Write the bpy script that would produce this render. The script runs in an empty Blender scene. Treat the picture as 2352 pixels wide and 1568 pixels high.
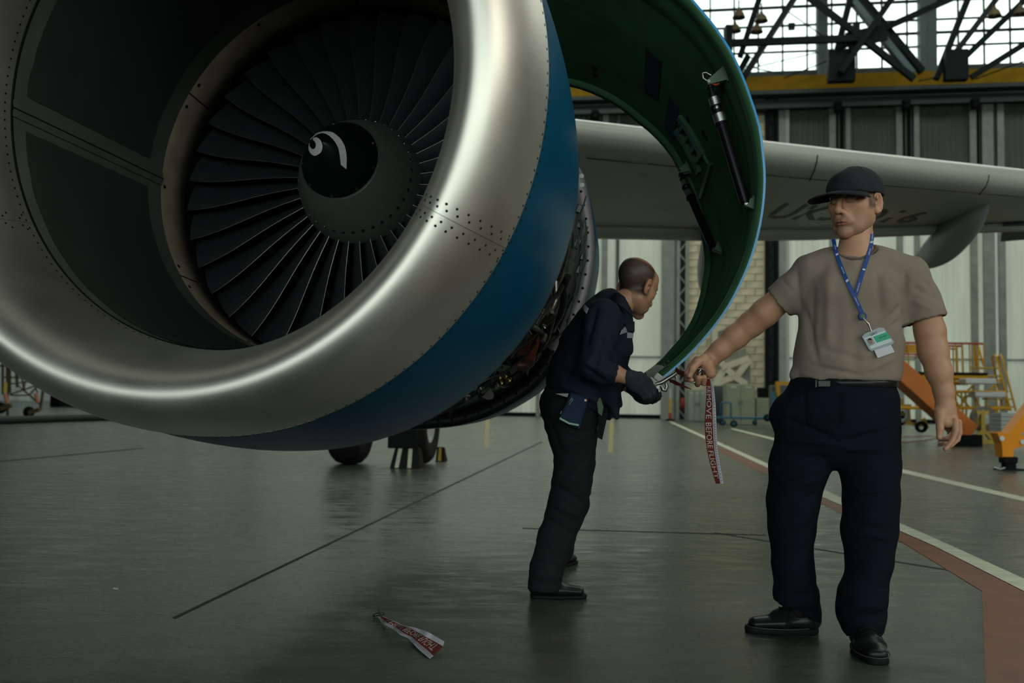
import bpy, math, random
import numpy as np
from mathutils import Matrix, Vector
random.seed(7); rng = np.random.RandomState(7)
S = bpy.context.scene
C = S.collection
PI = math.pi
# ------------------------------------------------------------ camera, sky, lights, exposure
FPX = 2287.0
MW = np.array([[0.99988752, -0.01499831, 0.0], [-0.0008579, -0.05719332, 0.99836275], [0.01497376, 0.99825046, 0.05719975]])
CAM = np.array([0.0, 0.0, 0.89])
cd = bpy.data.cameras.new('camera'); cam = bpy.data.objects.new('camera', cd); C.objects.link(cam); S.camera = cam
cd.sensor_width = 36.0; cd.lens = 36.0 * FPX / 2352.0; cd.clip_end = 400
_r, _u, _f = MW @ np.array([1, 0, 0.]), MW @ np.array([0, 1., 0]), MW @ np.array([0, 0, 1.])
m = Matrix.Identity(4)
for i in range(3):
    m[i][0] = _r[i]; m[i][1] = _u[i]; m[i][2] = -_f[i]; m[i][3] = CAM[i]
cam.matrix_world = m
cd.dof.use_dof = True; cd.dof.focus_distance = 3.9; cd.dof.aperture_fstop = 3.2
w = bpy.data.worlds.new('overcast_sky'); S.world = w; w.use_nodes = True
w.node_tree.nodes['Background'].inputs[0].default_value = (0.86, 1.0, 0.94, 1)
w.node_tree.nodes['Background'].inputs[1].default_value = 2.2
def area(name, loc, target, sx, sy, power, col):
    l = bpy.data.lights.new(name, 'AREA'); l.shape = 'RECTANGLE'; l.size = sx; l.size_y = sy; l.energy = power; l.color = col
    o = bpy.data.objects.new(name, l); C.objects.link(o); o.location = loc
    o.rotation_euler = (Vector(target) - Vector(loc)).to_track_quat('-Z', 'Y').to_euler(); return o
area('open_hangar_front', (2, -18, 4.6), (0, 10, 3.6), 46, 7.5, 1550, (0.92, 1.0, 0.95))
area('side_key_light', (17, -5, 9), (1.2, 4.2, 1.4), 12, 5, 1000, (1.0, 0.97, 0.86))  # unseen key light added for the capped man, high at the right
area('far_bay_fill', (8, 33, 23), (8, 34.5, 0), 50, 10, 5600, (0.97, 1.0, 0.90))  # unseen fill added above the far bay to brighten pier and wall
area('overhead_fill', (10, 8, 21), (6, 14, 0), 14, 16, 1300, (0.88, 1.0, 0.93))  # unseen overhead fill added for the people's tops and the wing
S.view_settings.view_transform = 'Standard'; S.view_settings.look = 'None'; S.view_settings.gamma = 1; S.view_settings.use_curve_mapping = False
S.view_settings.exposure = 0.0
S.cycles.max_bounces = 6; S.cycles.glossy_bounces = 3; S.cycles.diffuse_bounces = 3; S.cycles.transmission_bounces = 4
S.cycles.caustics_reflective = False; S.cycles.caustics_refractive = False; S.cycles.sample_clamp_indirect = 4.0
# ------------------------------------------------------------ placing helpers
def ray(px, py): return MW @ np.array([(px - 1176) / FPX, (784 - py) / FPX, 1.0])
def P(px, py, d): return CAM + ray(px, py) * d                     # the point d metres ahead of the camera
def PZ(px, py, z=0.0):
    r = ray(px, py); return CAM + r * ((z - CAM[2]) / r[2])         # the point at height z
def PF(px, py): return PZ(px, py, 0.0)
def V(a): return Vector([float(x) for x in a])
# ------------------------------------------------------------ materials
def lin(c):
    return tuple((x / 12.92 if x <= 0.04045 else ((x + 0.055) / 1.055) ** 2.4) for x in c)
def rgb(r, g, b): return lin((r / 255, g / 255, b / 255))
MATS = {}
def mat(name, col, rough=0.5, metal=0.0, var=0.0, scale=5.0, bump=0.0, bscale=40.0, col2=None, vcol=False, coat=0.0, stretch=None, emit=None, rvar=0.0, spec=0.2, sss=0.0):
    if name in MATS: return MATS[name]
    m = bpy.data.materials.new(name); m.use_nodes = True; nt = m.node_tree; N = nt.nodes; L = nt.links
    b = N['Principled BSDF']; b.inputs['Base Color'].default_value = (*col, 1); b.inputs['Roughness'].default_value = rough
    b.inputs['Metallic'].default_value = metal; b.inputs['Coat Weight'].default_value = coat; b.inputs['Specular IOR Level'].default_value = spec
    if sss: b.inputs['Subsurface Weight'].default_value = sss; b.inputs['Subsurface Radius'].default_value = (.02, .008, .004); b.inputs['Subsurface Scale'].default_value = .5
    tc = N.new('ShaderNodeTexCoord'); co = tc.outputs['Object']
    if stretch:
        mp = N.new('ShaderNodeMapping'); mp.inputs['Scale'].default_value = stretch; L.new(co, mp.inputs[0]); co = mp.outputs[0]
    src = None
    if vcol:
        a = N.new('ShaderNodeVertexColor'); a.layer_name = 'Col'; src = a.outputs[0]; L.new(src, b.inputs['Base Color'])
    if var or rvar or col2:
        n = N.new('ShaderNodeTexNoise'); n.inputs['Scale'].default_value = scale; n.inputs['Detail'].default_value = 6; n.inputs['Roughness'].default_value = .65; L.new(co, n.inputs['Vector'])
        if var or col2:
            mr = N.new('ShaderNodeMapRange'); mr.inputs[1].default_value = .32; mr.inputs[2].default_value = .68; L.new(n.outputs[0], mr.inputs[0])
            mx = N.new('ShaderNodeMix'); mx.data_type = 'RGBA'; L.new(mr.outputs[0], mx.inputs[0])
            c2 = col2 or tuple(x * (1 - var) for x in col)
            if src: 
                mx.blend_type = 'MULTIPLY'; mx.inputs[0].default_value = 1; L.new(src, mx.inputs[6]); 
                cr = N.new('ShaderNodeMix'); cr.data_type = 'RGBA'; L.new(mr.outputs[0], cr.inputs[0]); cr.inputs[6].default_value = (1 - var,) * 3 + (1,); cr.inputs[7].default_value = (1, 1, 1, 1)
                L.new(cr.outputs[2], mx.inputs[7]); 
                for l in list(mx.inputs[0].links): L.remove(l)
            else:
                mx.inputs[6].default_value = (*c2, 1); mx.inputs[7].default_value = (*col, 1)
            L.new(mx.outputs[2], b.inputs['Base Color'])
        if rvar:
            m2 = N.new('ShaderNodeMapRange'); m2.inputs[1].default_value = .3; m2.inputs[2].default_value = .7; m2.inputs[3].default_value = max(.02, rough - rvar); m2.inputs[4].default_value = min(1, rough + rvar)
            L.new(n.outputs[0], m2.inputs[0]); L.new(m2.outputs[0], b.inputs['Roughness'])
    if bump:
        n2 = N.new('ShaderNodeTexNoise'); n2.inputs['Scale'].default_value = bscale; n2.inputs['Detail'].default_value = 4; L.new(co, n2.inputs['Vector'])
        bp = N.new('ShaderNodeBump'); bp.inputs['Strength'].default_value = bump; bp.inputs['Distance'].default_value = .01; L.new(n2.outputs[0], bp.inputs['Height']); L.new(bp.outputs[0], b.inputs['Normal'])
    if emit: b.inputs['Emission Color'].default_value = (*emit[:3], 1); b.inputs['Emission Strength'].default_value = emit[3]
    MATS[name] = m; return m
# ------------------------------------------------------------ mesh building
class MB:
    def __init__(s): s.v = []; s.f = []; s.m = []; s.sm = []
    def add(s, verts, faces, mi=0, smooth=False):
        o = len(s.v); s.v.extend([tuple(float(c) for c in p) for p in verts])
        for f in faces: s.f.append(tuple(i + o for i in f)); s.m.append(mi); s.sm.append(smooth)
        return s
    def box(s, c, size, R=None, mi=0, bev=0.0):
        c = np.array(c, float); h = np.array(size, float) / 2
        if R is None: R = np.eye(3)
        if bev <= 0:
            pts = [c + R @ (h * np.array([x, y, z])) for x in (-1, 1) for y in (-1, 1) for z in (-1, 1)]
            return s.add(pts, [(0, 1, 3, 2), (4, 6, 7, 5), (0, 4, 5, 1), (2, 3, 7, 6), (0, 2, 6, 4), (1, 5, 7, 3)], mi)
        b = min(bev, h.min() * .9); pts = []; idx = {}
        for ax in range(3):
            for x in (-1, 1):
                for y in (-1, 1):
                    for z in (-1, 1):
                        sg = np.array([x, y, z]); q = h * sg; 
                        for k in range(3):
                            if k != ax: q[k] -= b * sg[k]
                        idx[(ax, x, y, z)] = len(pts); pts.append(c + R @ q)
        F = []
        for ax in range(3):
            a1, a2 = [k for k in range(3) if k != ax]
            for sgn in (-1, 1):
                q = []
                for u, v_ in ((-1, -1), (1, -1), (1, 1), (-1, 1)):
                    t = [0, 0, 0]; t[ax] = sgn; t[a1] = u; t[a2] = v_; q.append(idx[(ax, *t)])
                F.append(q)
        for ax in range(3):
            a1, a2 = [k for k in range(3) if k != ax]
            for u in (-1, 1):
                for v_ in (-1, 1):
                    t0 = [0, 0, 0]; t1 = [0, 0, 0]; t0[ax] = -1; t1[ax] = 1
                    for t in (t0, t1): t[a1] = u; t[a2] = v_
                    F.append([idx[(a1, *t0)], idx[(a1, *t1)], idx[(a2, *t1)], idx[(a2, *t0)]])
        for x in (-1, 1):
            for y in (-1, 1):
                for z in (-1, 1): F.append([idx[(0, x, y, z)], idx[(1, x, y, z)], idx[(2, x, y, z)]])
        return s.add(pts, F, mi)
    def bar(s, a, b, wd, ht=None, mi=0, up=(0, 0, 1), bev=0.0):
        a = np.array(a, float); b = np.array(b, float); d = b - a; l = np.linalg.norm(d); d /= l; up = np.array(up, float)
        if abs(d @ up) > .98: up = np.array([1., 0, 0])
        x = np.cross(d, up); x /= np.linalg.norm(x); y = np.cross(x, d)
        return s.box((a + b) / 2, (wd, l, ht or wd), np.stack([x, d, y], 1), mi, bev)
    def tube(s, pts, r, n=8, mi=0, caps=True, closed=False, smooth=True):
        pts = [np.array(p, float) for p in pts]; k = len(pts); rs = r if hasattr(r, '__len__') else [r] * k; V_ = []; F = []
        prev = None
        for i, p in enumerate(pts):
            if closed: t = pts[(i + 1) % k] - pts[i - 1]
            else: t = pts[min(i + 1, k - 1)] - pts[max(i - 1, 0)]
            t = t / (np.linalg.norm(t) + 1e-12)
            if prev is None:
                a = np.array([0, 0, 1.]) if abs(t[2]) < .9 else np.array([1., 0, 0]); x = np.cross(t, a)
            else: x = prev - t * (prev @ t)
            x /= np.linalg.norm(x); prev = x; y = np.cross(t, x)
            for j in range(n):
                an = 2 * PI * j / n; V_.append(p + rs[i] * (math.cos(an) * x + math.sin(an) * y))
        kk = k if closed else k - 1
        for i in range(kk):
            i2 = (i + 1) % k
            for j in range(n): F.append((i * n + j, i * n + (j + 1) % n, i2 * n + (j + 1) % n, i2 * n + j))
        s.add(V_, F, mi, smooth)
        if caps and not closed:
            s.add(V_[:n][::-1], [tuple(range(n))], mi); s.add(V_[-n:], [tuple(range(n))], mi)
        return s
    def lathe(s, prof, c, ax, n=48, mi=0, a0=0, a1=2 * PI, smooth=True, ref=None):
        """prof: list of (s along axis, radius)"""
        c = np.array(c, float); ax = np.array(ax, float); ax /= np.linalg.norm(ax)
        X, Y = frame2(ax, ref); full = abs(a1 - a0 - 2 * PI) < 1e-6; nn = n if full else n + 1; V_ = []; F = []
        for (q, r) in prof:
            for j in range(nn):
                an = a0 + (a1 - a0) * j / n; V_.append(c + ax * q + r * (math.cos(an) * X + math.sin(an) * Y))
        for i in range(len(prof) - 1):
            for j in range(n): 
                j2 = (j + 1) % nn; F.append((i * nn + j, i * nn + j2, (i + 1) * nn + j2, (i + 1) * nn + j))
        return s.add(V_, F, mi, smooth)
    def disc(s, c, nrm, r, n=10, mi=0, th=0.0):
        if th: return s.lathe([(-th, r), (0, r), (0, 0.0001)], c, nrm, n, mi, smooth=False)
        c = np.array(c, float); X, Y = frame2(nrm)
        return s.add([c + r * (math.cos(2 * PI * j / n) * X + math.sin(2 * PI * j / n) * Y) for j in range(n)], [tuple(range(n))], mi)
    def sheet(s, rows, mi=0, smooth=True, closed=False):
        """rows of equal length point lists"""
        n = len(rows[0]); V_ = [p for r in rows for p in r]; F = []
        for i in range(len(rows) - 1):
            for j in range(n if closed else n - 1):
                j2 = (j + 1) % n; F.append((i * n + j, i * n + j2, (i + 1) * n + j2, (i + 1) * n + j))
        return s.add(V_, F, mi, smooth)
    def ribbon(s, rows, th=.002, mi=0, smooth=True):
        """a sheet of quads with thickness; rows: list of point lists across the width"""
        A = np.array(rows, float); du = np.gradient(A, axis=0); dv = np.gradient(A, axis=1); nn = np.cross(du, dv); nn /= np.linalg.norm(nn, axis=2, keepdims=True) + 1e-9
        T = A + nn * th / 2; B = A - nn * th / 2
        s.sheet(T.tolist(), mi, smooth); s.sheet(B[:, ::-1].tolist(), mi, smooth)
        for e in ((T[0], B[0]), (B[-1], T[-1]), (B[:, 0], T[:, 0]), (T[:, -1], B[:, -1])): s.sheet([e[0].tolist(), e[1].tolist()], mi, False)
        return s
def frame2(ax, ref=None):
    ax = np.array(ax, float); ax = ax / np.linalg.norm(ax)
    u = np.array([0, 0, 1.]) if ref is None else np.array(ref, float)
    if abs(ax @ u) > .95: u = np.array([0, 1., 0])
    Y = u - ax * (u @ ax); Y /= np.linalg.norm(Y); X = np.cross(ax, Y); return X, Y     # for an axis leading away from the camera X is to the right, Y up
WM = {}
def wm(o): return WM.get(o.name, Matrix.Identity(4)) if o else Matrix.Identity(4)
def build(name, mb, mats, parent=None, frame=None, vc=None, label=None, kind=None):
    """links mb (world coordinates) as ONE mesh object under parent"""
    me = bpy.data.meshes.new(name)
    M = frame if frame is not None else (wm(parent) if parent else Matrix.Identity(4))
    v = np.array(mb.v, float)
    Mi = np.array(M.inverted()); v = v @ Mi[:3, :3].T + Mi[:3, 3]
    me.from_pydata(v.tolist(), [], mb.f)
    if not isinstance(mats, (list, tuple)): mats = [mats]
    for x in mats: me.materials.append(x)
    if len(mats) > 1: me.polygons.foreach_set('material_index', mb.m)
    me.polygons.foreach_set('use_smooth', mb.sm)
    if vc is not None:
        a = me.color_attributes.new('Col', 'FLOAT_COLOR', 'POINT'); a.data.foreach_set('color', np.c_[vc, np.ones(len(vc))].astype(np.float32).ravel())
    me.update()
    o = bpy.data.objects.new(name, me); C.objects.link(o)
    if parent: o.parent = parent; o.matrix_basis = wm(parent).inverted() @ M
    else: o.matrix_basis = M
    WM[o.name] = M
    if label: o['label'] = label
    if kind: o['kind'] = kind
    return o
def T(loc, rz=0.0): return Matrix.Translation(V(loc)) @ Matrix.Rotation(rz, 4, 'Z')
def thing(name, label, cat, loc, group=None, rz=0.0):
    o = bpy.data.objects.new(name, None); C.objects.link(o); o.empty_display_size = .1
    M = T(loc, rz); o.matrix_basis = M; WM[o.name] = M; tag(o, label, cat, group); return o
def tag(o, label, cat, group=None):
    o['label'] = label; o['category'] = cat
    if group: o['group'] = group
    return o
def single(name, mb, mats, label, cat, group=None, loc=None, **k):
    if loc is None: 
        v = np.array(mb.v); loc = [(v[:, 0].min() + v[:, 0].max()) / 2, (v[:, 1].min() + v[:, 1].max()) / 2, v[:, 2].min()]
    return tag(build(name, mb, mats, frame=T(loc), **k), label, cat, group)
def struct(name, mb, mats, parent=None, kind='structure'):
    return build(name, mb, mats, parent, kind=None if parent else kind)
def solidify(o, th, off=-1):
    md = o.modifiers.new('thickness', 'SOLIDIFY'); md.thickness = th; md.offset = off
def text_mesh(txt, font_scale=1.0, bold=0.0):
    """triangles of a text laid out on the XY plane, origin at its left baseline, cap height about 0.7*scale"""
    cu = bpy.data.curves.new('lettering', 'FONT'); cu.body = txt; cu.size = font_scale; cu.resolution_u = 2; cu.offset = bold
    o = bpy.data.objects.new('lettering', cu); me = o.to_mesh(); vs = np.array([v.co[:] for v in me.vertices]); fs = [tuple(p.vertices) for p in me.polygons]
    o.to_mesh_clear(); bpy.data.objects.remove(o); bpy.data.curves.remove(cu); return vs, fs
# ------------------------------------------------------------ smooth solids: distance field -> one closed surface
def rotm(ax, deg):
    return np.array(Matrix.Rotation(math.radians(deg), 3, ax))
class Field:
    def __init__(s, lo, hi, h):
        s.lo = np.array(lo, float); s.h = h; s.n = np.maximum(np.ceil((np.array(hi) - s.lo) / h).astype(int) + 1, 4)
        s.D = np.full(s.n, .25, np.float32)
    def _sub(s, lo, hi):
        a = np.clip(np.floor((lo - s.lo) / s.h).astype(int), 0, s.n); b = np.clip(np.ceil((hi - s.lo) / s.h).astype(int) + 1, 0, s.n)
        if (b <= a).any(): return None
        g = [s.lo[i] + s.h * np.arange(a[i], b[i]) for i in range(3)]
        X, Y, Z = np.meshgrid(*g, indexing='ij'); return (slice(a[0], b[0]), slice(a[1], b[1]), slice(a[2], b[2])), np.stack([X, Y, Z], -1).astype(np.float32)
    def _mix(s, lo, hi, fn, k, sub):
        m = max(k, .0) + 3 * s.h + .004; r = s._sub(np.array(lo) - m, np.array(hi) + m)
        if r is None: return s
        sl, Q = r; d = fn(Q); A = s.D[sl]
        if sub: d = -d; h = np.clip(k - np.abs(A - d), 0, None) / max(k, 1e-6); s.D[sl] = np.maximum(A, d) + h * h * k * .25
        else: h = np.clip(k - np.abs(A - d), 0, None) / max(k, 1e-6); s.D[sl] = np.minimum(A, d) - h * h * k * .25
        return s
    def rc(s, a, b, ra, rb=None, k=.01, sub=False):
        rb = ra if rb is None else rb; a = np.array(a, np.float32); b = np.array(b, np.float32); ba = b - a; l2 = float(ba @ ba) + 1e-12
        def fn(Q):
            q = Q - a; t = np.clip((q @ ba) / l2, 0, 1); return np.linalg.norm(q - t[..., None] * ba, axis=-1) - (ra + (rb - ra) * t)
        r = max(ra, rb); return s._mix(np.minimum(a, b) - r, np.maximum(a, b) + r, fn, k, sub)
    def chain(s, pts, rs, k=.01, sub=False):
        for i in range(len(pts) - 1): s.rc(pts[i], pts[i + 1], rs[i], rs[i + 1], k, sub)
        return s
    def ell(s, c, r, R=None, k=.01, sub=False):
        c = np.array(c, np.float32); r = np.array(r, np.float32); Rm = np.eye(3) if R is None else np.array(R)
        def fn(Q):
            q = (Q - c) @ Rm.astype(np.float32); k0 = np.linalg.norm(q / r, axis=-1); k1 = np.linalg.norm(q / (r * r), axis=-1) + 1e-9; return k0 * (k0 - 1) / k1
        R_ = float(max(r)); return s._mix(c - R_, c + R_, fn, k, sub)
    def ec(s, a, b, ra, rb, side, k=.02, sub=False):
        """elliptical cone from a to b: ra = (half width along side, half depth)"""
        a = np.array(a, np.float32); b = np.array(b, np.float32); d = b - a; L_ = float(np.linalg.norm(d)); d = d / L_
        X = np.array(side, float); X = X - d * (X @ d); X /= np.linalg.norm(X); Y = np.cross(d, X); X = X.astype(np.float32); Y = Y.astype(np.float32); d = d.astype(np.float32)
        def fn(Q):
            q = Q - a; t = np.clip((q @ d) / L_, 0, 1); e = (q @ d) - t * L_
            rx = ra[0] + (rb[0] - ra[0]) * t; ry = ra[1] + (rb[1] - ra[1]) * t; x = q @ X; y = q @ Y
            mn = np.minimum(rx, ry); k0 = np.sqrt((x / rx) ** 2 + (y / ry) ** 2 + (e / mn) ** 2) + 1e-6; k1 = np.sqrt((x / rx ** 2) ** 2 + (y / ry ** 2) ** 2 + (e / mn ** 2) ** 2) + 1e-6
            return k0 * (k0 - 1) / k1
        r = max(*ra, *rb); return s._mix(np.minimum(a, b) - r, np.maximum(a, b) + r, fn, k, sub)
    def echain(s, pts, rs, sides, k=.02, sub=False):
        for i in range(len(pts) - 1): s.ec(pts[i], pts[i + 1], rs[i], rs[i + 1], sides if not isinstance(sides, list) else sides[i], k, sub)
        return s
    def cut(s, p, nrm, k=.002):
        """keeps the side the normal points away from"""
        p = np.array(p, float); nrm = np.array(nrm, float); nrm /= np.linalg.norm(nrm)
        g = [s.lo[i] + s.h * np.arange(s.n[i]) for i in range(3)]
        d = ((g[0] - p[0]) * nrm[0])[:, None, None] + ((g[1] - p[1]) * nrm[1])[None, :, None] + ((g[2] - p[2]) * nrm[2])[None, None, :]
        s.D = np.maximum(s.D, d.astype(np.float32)); return s
    def mesh(s):
        D = s.D.copy(); D[0] = D[-1] = .1; D[:, 0] = D[:, -1] = .1; D[:, :, 0] = D[:, :, -1] = .1
        ins = D < 0; n = s.n - 1
        c = [ins[i:n[0] + i, j:n[1] + j, k:n[2] + k] for i in (0, 1) for j in (0, 1) for k in (0, 1)]
        tot = sum(x.astype(np.int8) for x in c); act = (tot > 0) & (tot < 8); ids = np.argwhere(act)
        num = -np.ones(n, np.int64); num[tuple(ids.T)] = np.arange(len(ids))
        acc = np.zeros((len(ids), 3)); cnt = np.zeros(len(ids))
        corners = [(i, j, k) for i in (0, 1) for j in (0, 1) for k in (0, 1)]
        for a in corners:
            for ax in range(3):
                if a[ax]: continue
                b = list(a); b[ax] = 1
                da = D[tuple((ids + a).T)]; db = D[tuple((ids + b).T)]; x = (da < 0) != (db < 0)
                t = np.where(x, da / (da - db + 1e-12 * (~x)), 0); p = np.tile(np.array(a, float), (len(ids), 1)); p[:, ax] = t
                acc[x] += p[x]; cnt[x] += 1
        vs = s.lo + s.h * (ids + acc / cnt[:, None]); F = []
        for ax in range(3):
            o = [1, 1, 1]; o[ax] = 0; a1, a2 = [(1, 2), (2, 0), (0, 1)][ax]
            sl0 = [slice(1, s.n[i] - 1) for i in range(3)]; sl1 = list(sl0); sl0[ax] = slice(0, s.n[ax] - 1); sl1[ax] = slice(1, s.n[ax])
            A = ins[tuple(sl0)]; B = ins[tuple(sl1)]; e = np.argwhere(A != B)
            if not len(e): continue
            flip = A[tuple(e.T)]; base = e + np.array([0 if i == ax else 1 for i in range(3)])
            def g(d1, d2):
                q = base.copy(); q[:, a1] -= d1; q[:, a2] -= d2; return num[tuple(q.T)]
            q = np.stack([g(0, 0), g(1, 0), g(1, 1), g(0, 1)], 1); q[~flip] = q[~flip][:, ::-1]; F.append(q)
        F = np.concatenate(F); return vs, F
def smooth_mesh(vs, F, it=2, lam=.5):
    e = np.concatenate([F[:, [0, 1]], F[:, [1, 2]], F[:, [2, 3]], F[:, [3, 0]]]); e = np.concatenate([e, e[:, ::-1]])
    cnt = np.bincount(e[:, 0], minlength=len(vs))[:, None]
    for _ in range(it):
        a = np.stack([np.bincount(e[:, 0], vs[e[:, 1], i], len(vs)) for i in range(3)], 1) / np.maximum(cnt, 1); vs = vs + lam * (a - vs)
    return vs
def normals(vs, F):
    n = np.cross(vs[F[:, 2]] - vs[F[:, 0]], vs[F[:, 3]] - vs[F[:, 1]]); N_ = np.stack([np.bincount(F.ravel(), np.repeat(n[:, i], 4), len(vs)) for i in range(3)], 1)
    return N_ / (np.linalg.norm(N_, axis=1, keepdims=True) + 1e-12)
def solid(fields, it=2, disp=None):
    """meshes one or several fields into one MB"""
    mb = MB(); vv = []; ff = []; o = 0
    for f in (fields if isinstance(fields, list) else [fields]):
        vs, F = f.mesh(); vs = smooth_mesh(vs, F, it)
        if disp: vs = vs + normals(vs, F) * disp(vs)[:, None]
        vv.append(vs); ff.append(F + o); o += len(vs)
    vv = np.concatenate(vv); ff = np.concatenate(ff)
    mb.v = [tuple(p) for p in vv.tolist()]; mb.f = [tuple(q) for q in ff.tolist()]; mb.m = [0] * len(ff); mb.sm = [True] * len(ff); mb.np = vv
    return mb
def wob(p, f, seed=0, n=4):
    """smooth pseudo noise, about -1..1"""
    r = np.random.RandomState(seed); out = 0
    for i in range(n):
        d = r.randn(3); d /= np.linalg.norm(d); out = out + np.sin((p @ d) * f * (1 + .6 * i) + r.rand() * 6.3 + 1.3 * np.sin((p @ r.randn(3)) * f * .5)) / (1 + .5 * i)
    return out / 2.2
def sstep(x, a, b): t = np.clip((x - a) / (b - a), 0, 1); return t * t * (3 - 2 * t)
# ------------------------------------------------------------ materials of the place
def floor_mat():
    m = bpy.data.materials.new('polished_concrete'); m.use_nodes = True; N = m.node_tree.nodes; L = m.node_tree.links; b = N['Principled BSDF']
    tc = N.new('ShaderNodeTexCoord')
    def noise(sc, det, mp=None, rough=.6):
        n = N.new('ShaderNodeTexNoise'); n.inputs['Scale'].default_value = sc; n.inputs['Detail'].default_value = det; n.inputs['Roughness'].default_value = rough
        if mp:
            q = N.new('ShaderNodeMapping'); q.inputs['Scale'].default_value = mp; L.new(tc.outputs['Object'], q.inputs[0]); L.new(q.outputs[0], n.inputs['Vector'])
        else: L.new(tc.outputs['Object'], n.inputs['Vector'])
        return n.outputs[0]
    def rng_(x, a, b_, c, d):
        r = N.new('ShaderNodeMapRange'); r.inputs[1].default_value = a; r.inputs[2].default_value = b_; r.inputs[3].default_value = c; r.inputs[4].default_value = d; L.new(x, r.inputs[0]); return r.outputs[0]
    def mix(f, a, c2):
        x = N.new('ShaderNodeMix'); x.data_type = 'RGBA'; L.new(f, x.inputs[0])
        for s_, v in ((6, a), (7, c2)):
            if isinstance(v, tuple): x.inputs[s_].default_value = (*v, 1)
            else: L.new(v, x.inputs[s_])
        return x.outputs[2]
    big = rng_(noise(.5, 5), .35, .65, 0, 1); mid = rng_(noise(2.2, 8, None, .7), .42, .60, 0, 1); st = rng_(noise(1.0, 9, (1.0, 2.6, 1), .62), .52, .68, 0, 1); fine = rng_(noise(9, 6, (1, 1.6, 1), .6), .60, .72, 0, 1)
    base = mix(big, (.040, .050, .037), (.102, .100, .074)); base = mix(mid, (.055, .066, .050), base)
    d1 = N.new('ShaderNodeMath'); d1.operation = 'MULTIPLY'; L.new(st, d1.inputs[0]); d1.inputs[1].default_value = .75
    base = mix(d1.outputs[0], base, (.045, .055, .045))
    d2 = N.new('ShaderNodeMath'); d2.operation = 'MULTIPLY'; L.new(fine, d2.inputs[0]); d2.inputs[1].default_value = .45
    base = mix(d2.outputs[0], base, (.05, .062, .05))
    L.new(base, b.inputs['Base Color'])
    L.new(rng_(noise(3.0, 7, (1, 2.5, 1), .7),   .3, .7, .17, .40), b.inputs['Roughness']); b.inputs['Specular IOR Level'].default_value = .4
    bp = N.new('ShaderNodeBump'); bp.inputs['Strength'].default_value = .12; bp.inputs['Distance'].default_value = .004; L.new(noise(14, 4), bp.inputs['Height']); L.new(bp.outputs[0], b.inputs['Normal'])
    return m
M_FLOOR = floor_mat()
M_WPAINT = mat('worn_white_floor_paint', (.66, .67, .52), .4, var=.35, scale=9)
M_RPAINT = mat('worn_red_floor_paint', (.22, .070, .032), .38, var=.45, scale=5)
M_YPAINT = mat('worn_yellow_floor_paint', (.32, .25, .10), .4, var=.3, scale=9)
M_JOINT = mat('floor_joint_dark', (.03, .035, .03), .8)
M_LIP = mat('bare_brushed_aluminium', (.71, .69, .62), .46, 1.0, var=.12, scale=3, bump=.02, bscale=220, rvar=.04)
M_BLUE = mat('glossy_blue_paint', (.002, .066, .132), .32, var=.12, scale=2, spec=.02)
M_BARREL = mat('grey_primer_barrel', (.12, .135, .11), .42, .2, var=.25, scale=4, rvar=.1)
M_PANEL = mat('perforated_acoustic_panel', (.036, .048, .042), .6, .1, var=.25, scale=6, bump=.3, bscale=600)
M_TAN = mat('tan_abradable_liner', (.27, .215, .15), .5, .1, var=.35, scale=9)
M_BLADE = mat('titanium_fan_blade', (.058, .067, .072), .38, .65, var=.3, scale=6)
M_BLADE_E = mat('bright_blade_edge', (.30, .31, .29), .35, 1.0)
M_SPIN = mat('dark_green_grey_spinner', (.095, .115, .10), .36, .25, var=.15, scale=14)
M_BLACK = mat('black_spinner_paint', (.0035, .0045, .0055), .35, var=.2, scale=10)
M_WHITE = mat('dull_white_paint', (.50, .50, .50), .5, var=.2, scale=30)
M_DARK = mat('near_black', (.005, .006, .006), .6, spec=.08)
M_CASE = mat('dark_fan_case', (.040, .040, .034), .45, .5, var=.3, scale=3)
M_STEEL = mat('worn_steel', (.36, .36, .33), .32, 1.0, var=.3, scale=20)
M_DSTEEL = mat('dark_steel', (.06, .065, .065), .4, .8, var=.3, scale=10)
M_BRASS = mat('brass_fitting', (.42, .34, .12), .3, 1.0)
M_REDTUBE = mat('red_silicone_sleeve', (.22, .045, .022), .6, var=.2, scale=15)
M_COPPER = mat('brown_heat_stained_duct', (.14, .065, .045), .45, .4, var=.4, scale=10)
M_PINK = mat('pinkish_grey_flange', (.34, .30, .32), .45, .3, var=.15, scale=8)
M_GREEN = mat('green_primer', (.058, .150, .078), .65, var=.4, scale=3.5, stretch=(1, 1, .4), spec=.0)
M_GREEN2 = mat('green_primer_light', (.040, .115, .050), .4, var=.25, scale=5)
M_DGREEN = mat('dark_green_sealant', (.008, .018, .014), .5)
M_WING = mat('light_grey_wing_paint', (.36, .37, .32), .32, var=.12, scale=1.2, rvar=.06)
M_FLAP = mat('flap_light_grey', (.40, .40, .36), .3, var=.2, scale=2)
M_FAIR = mat('fairing_grey', (.22, .24, .24), .4, var=.15, scale=3)
M_TYRE = mat('black_rubber', (.010, .010, .0095), .75, var=.3, scale=8)
M_HUB = mat('white_wheel_hub', (.42, .42, .40), .45, var=.3, scale=12)
M_LETTER = mat('black_lettering', (.010, .012, .011), .45)

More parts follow.
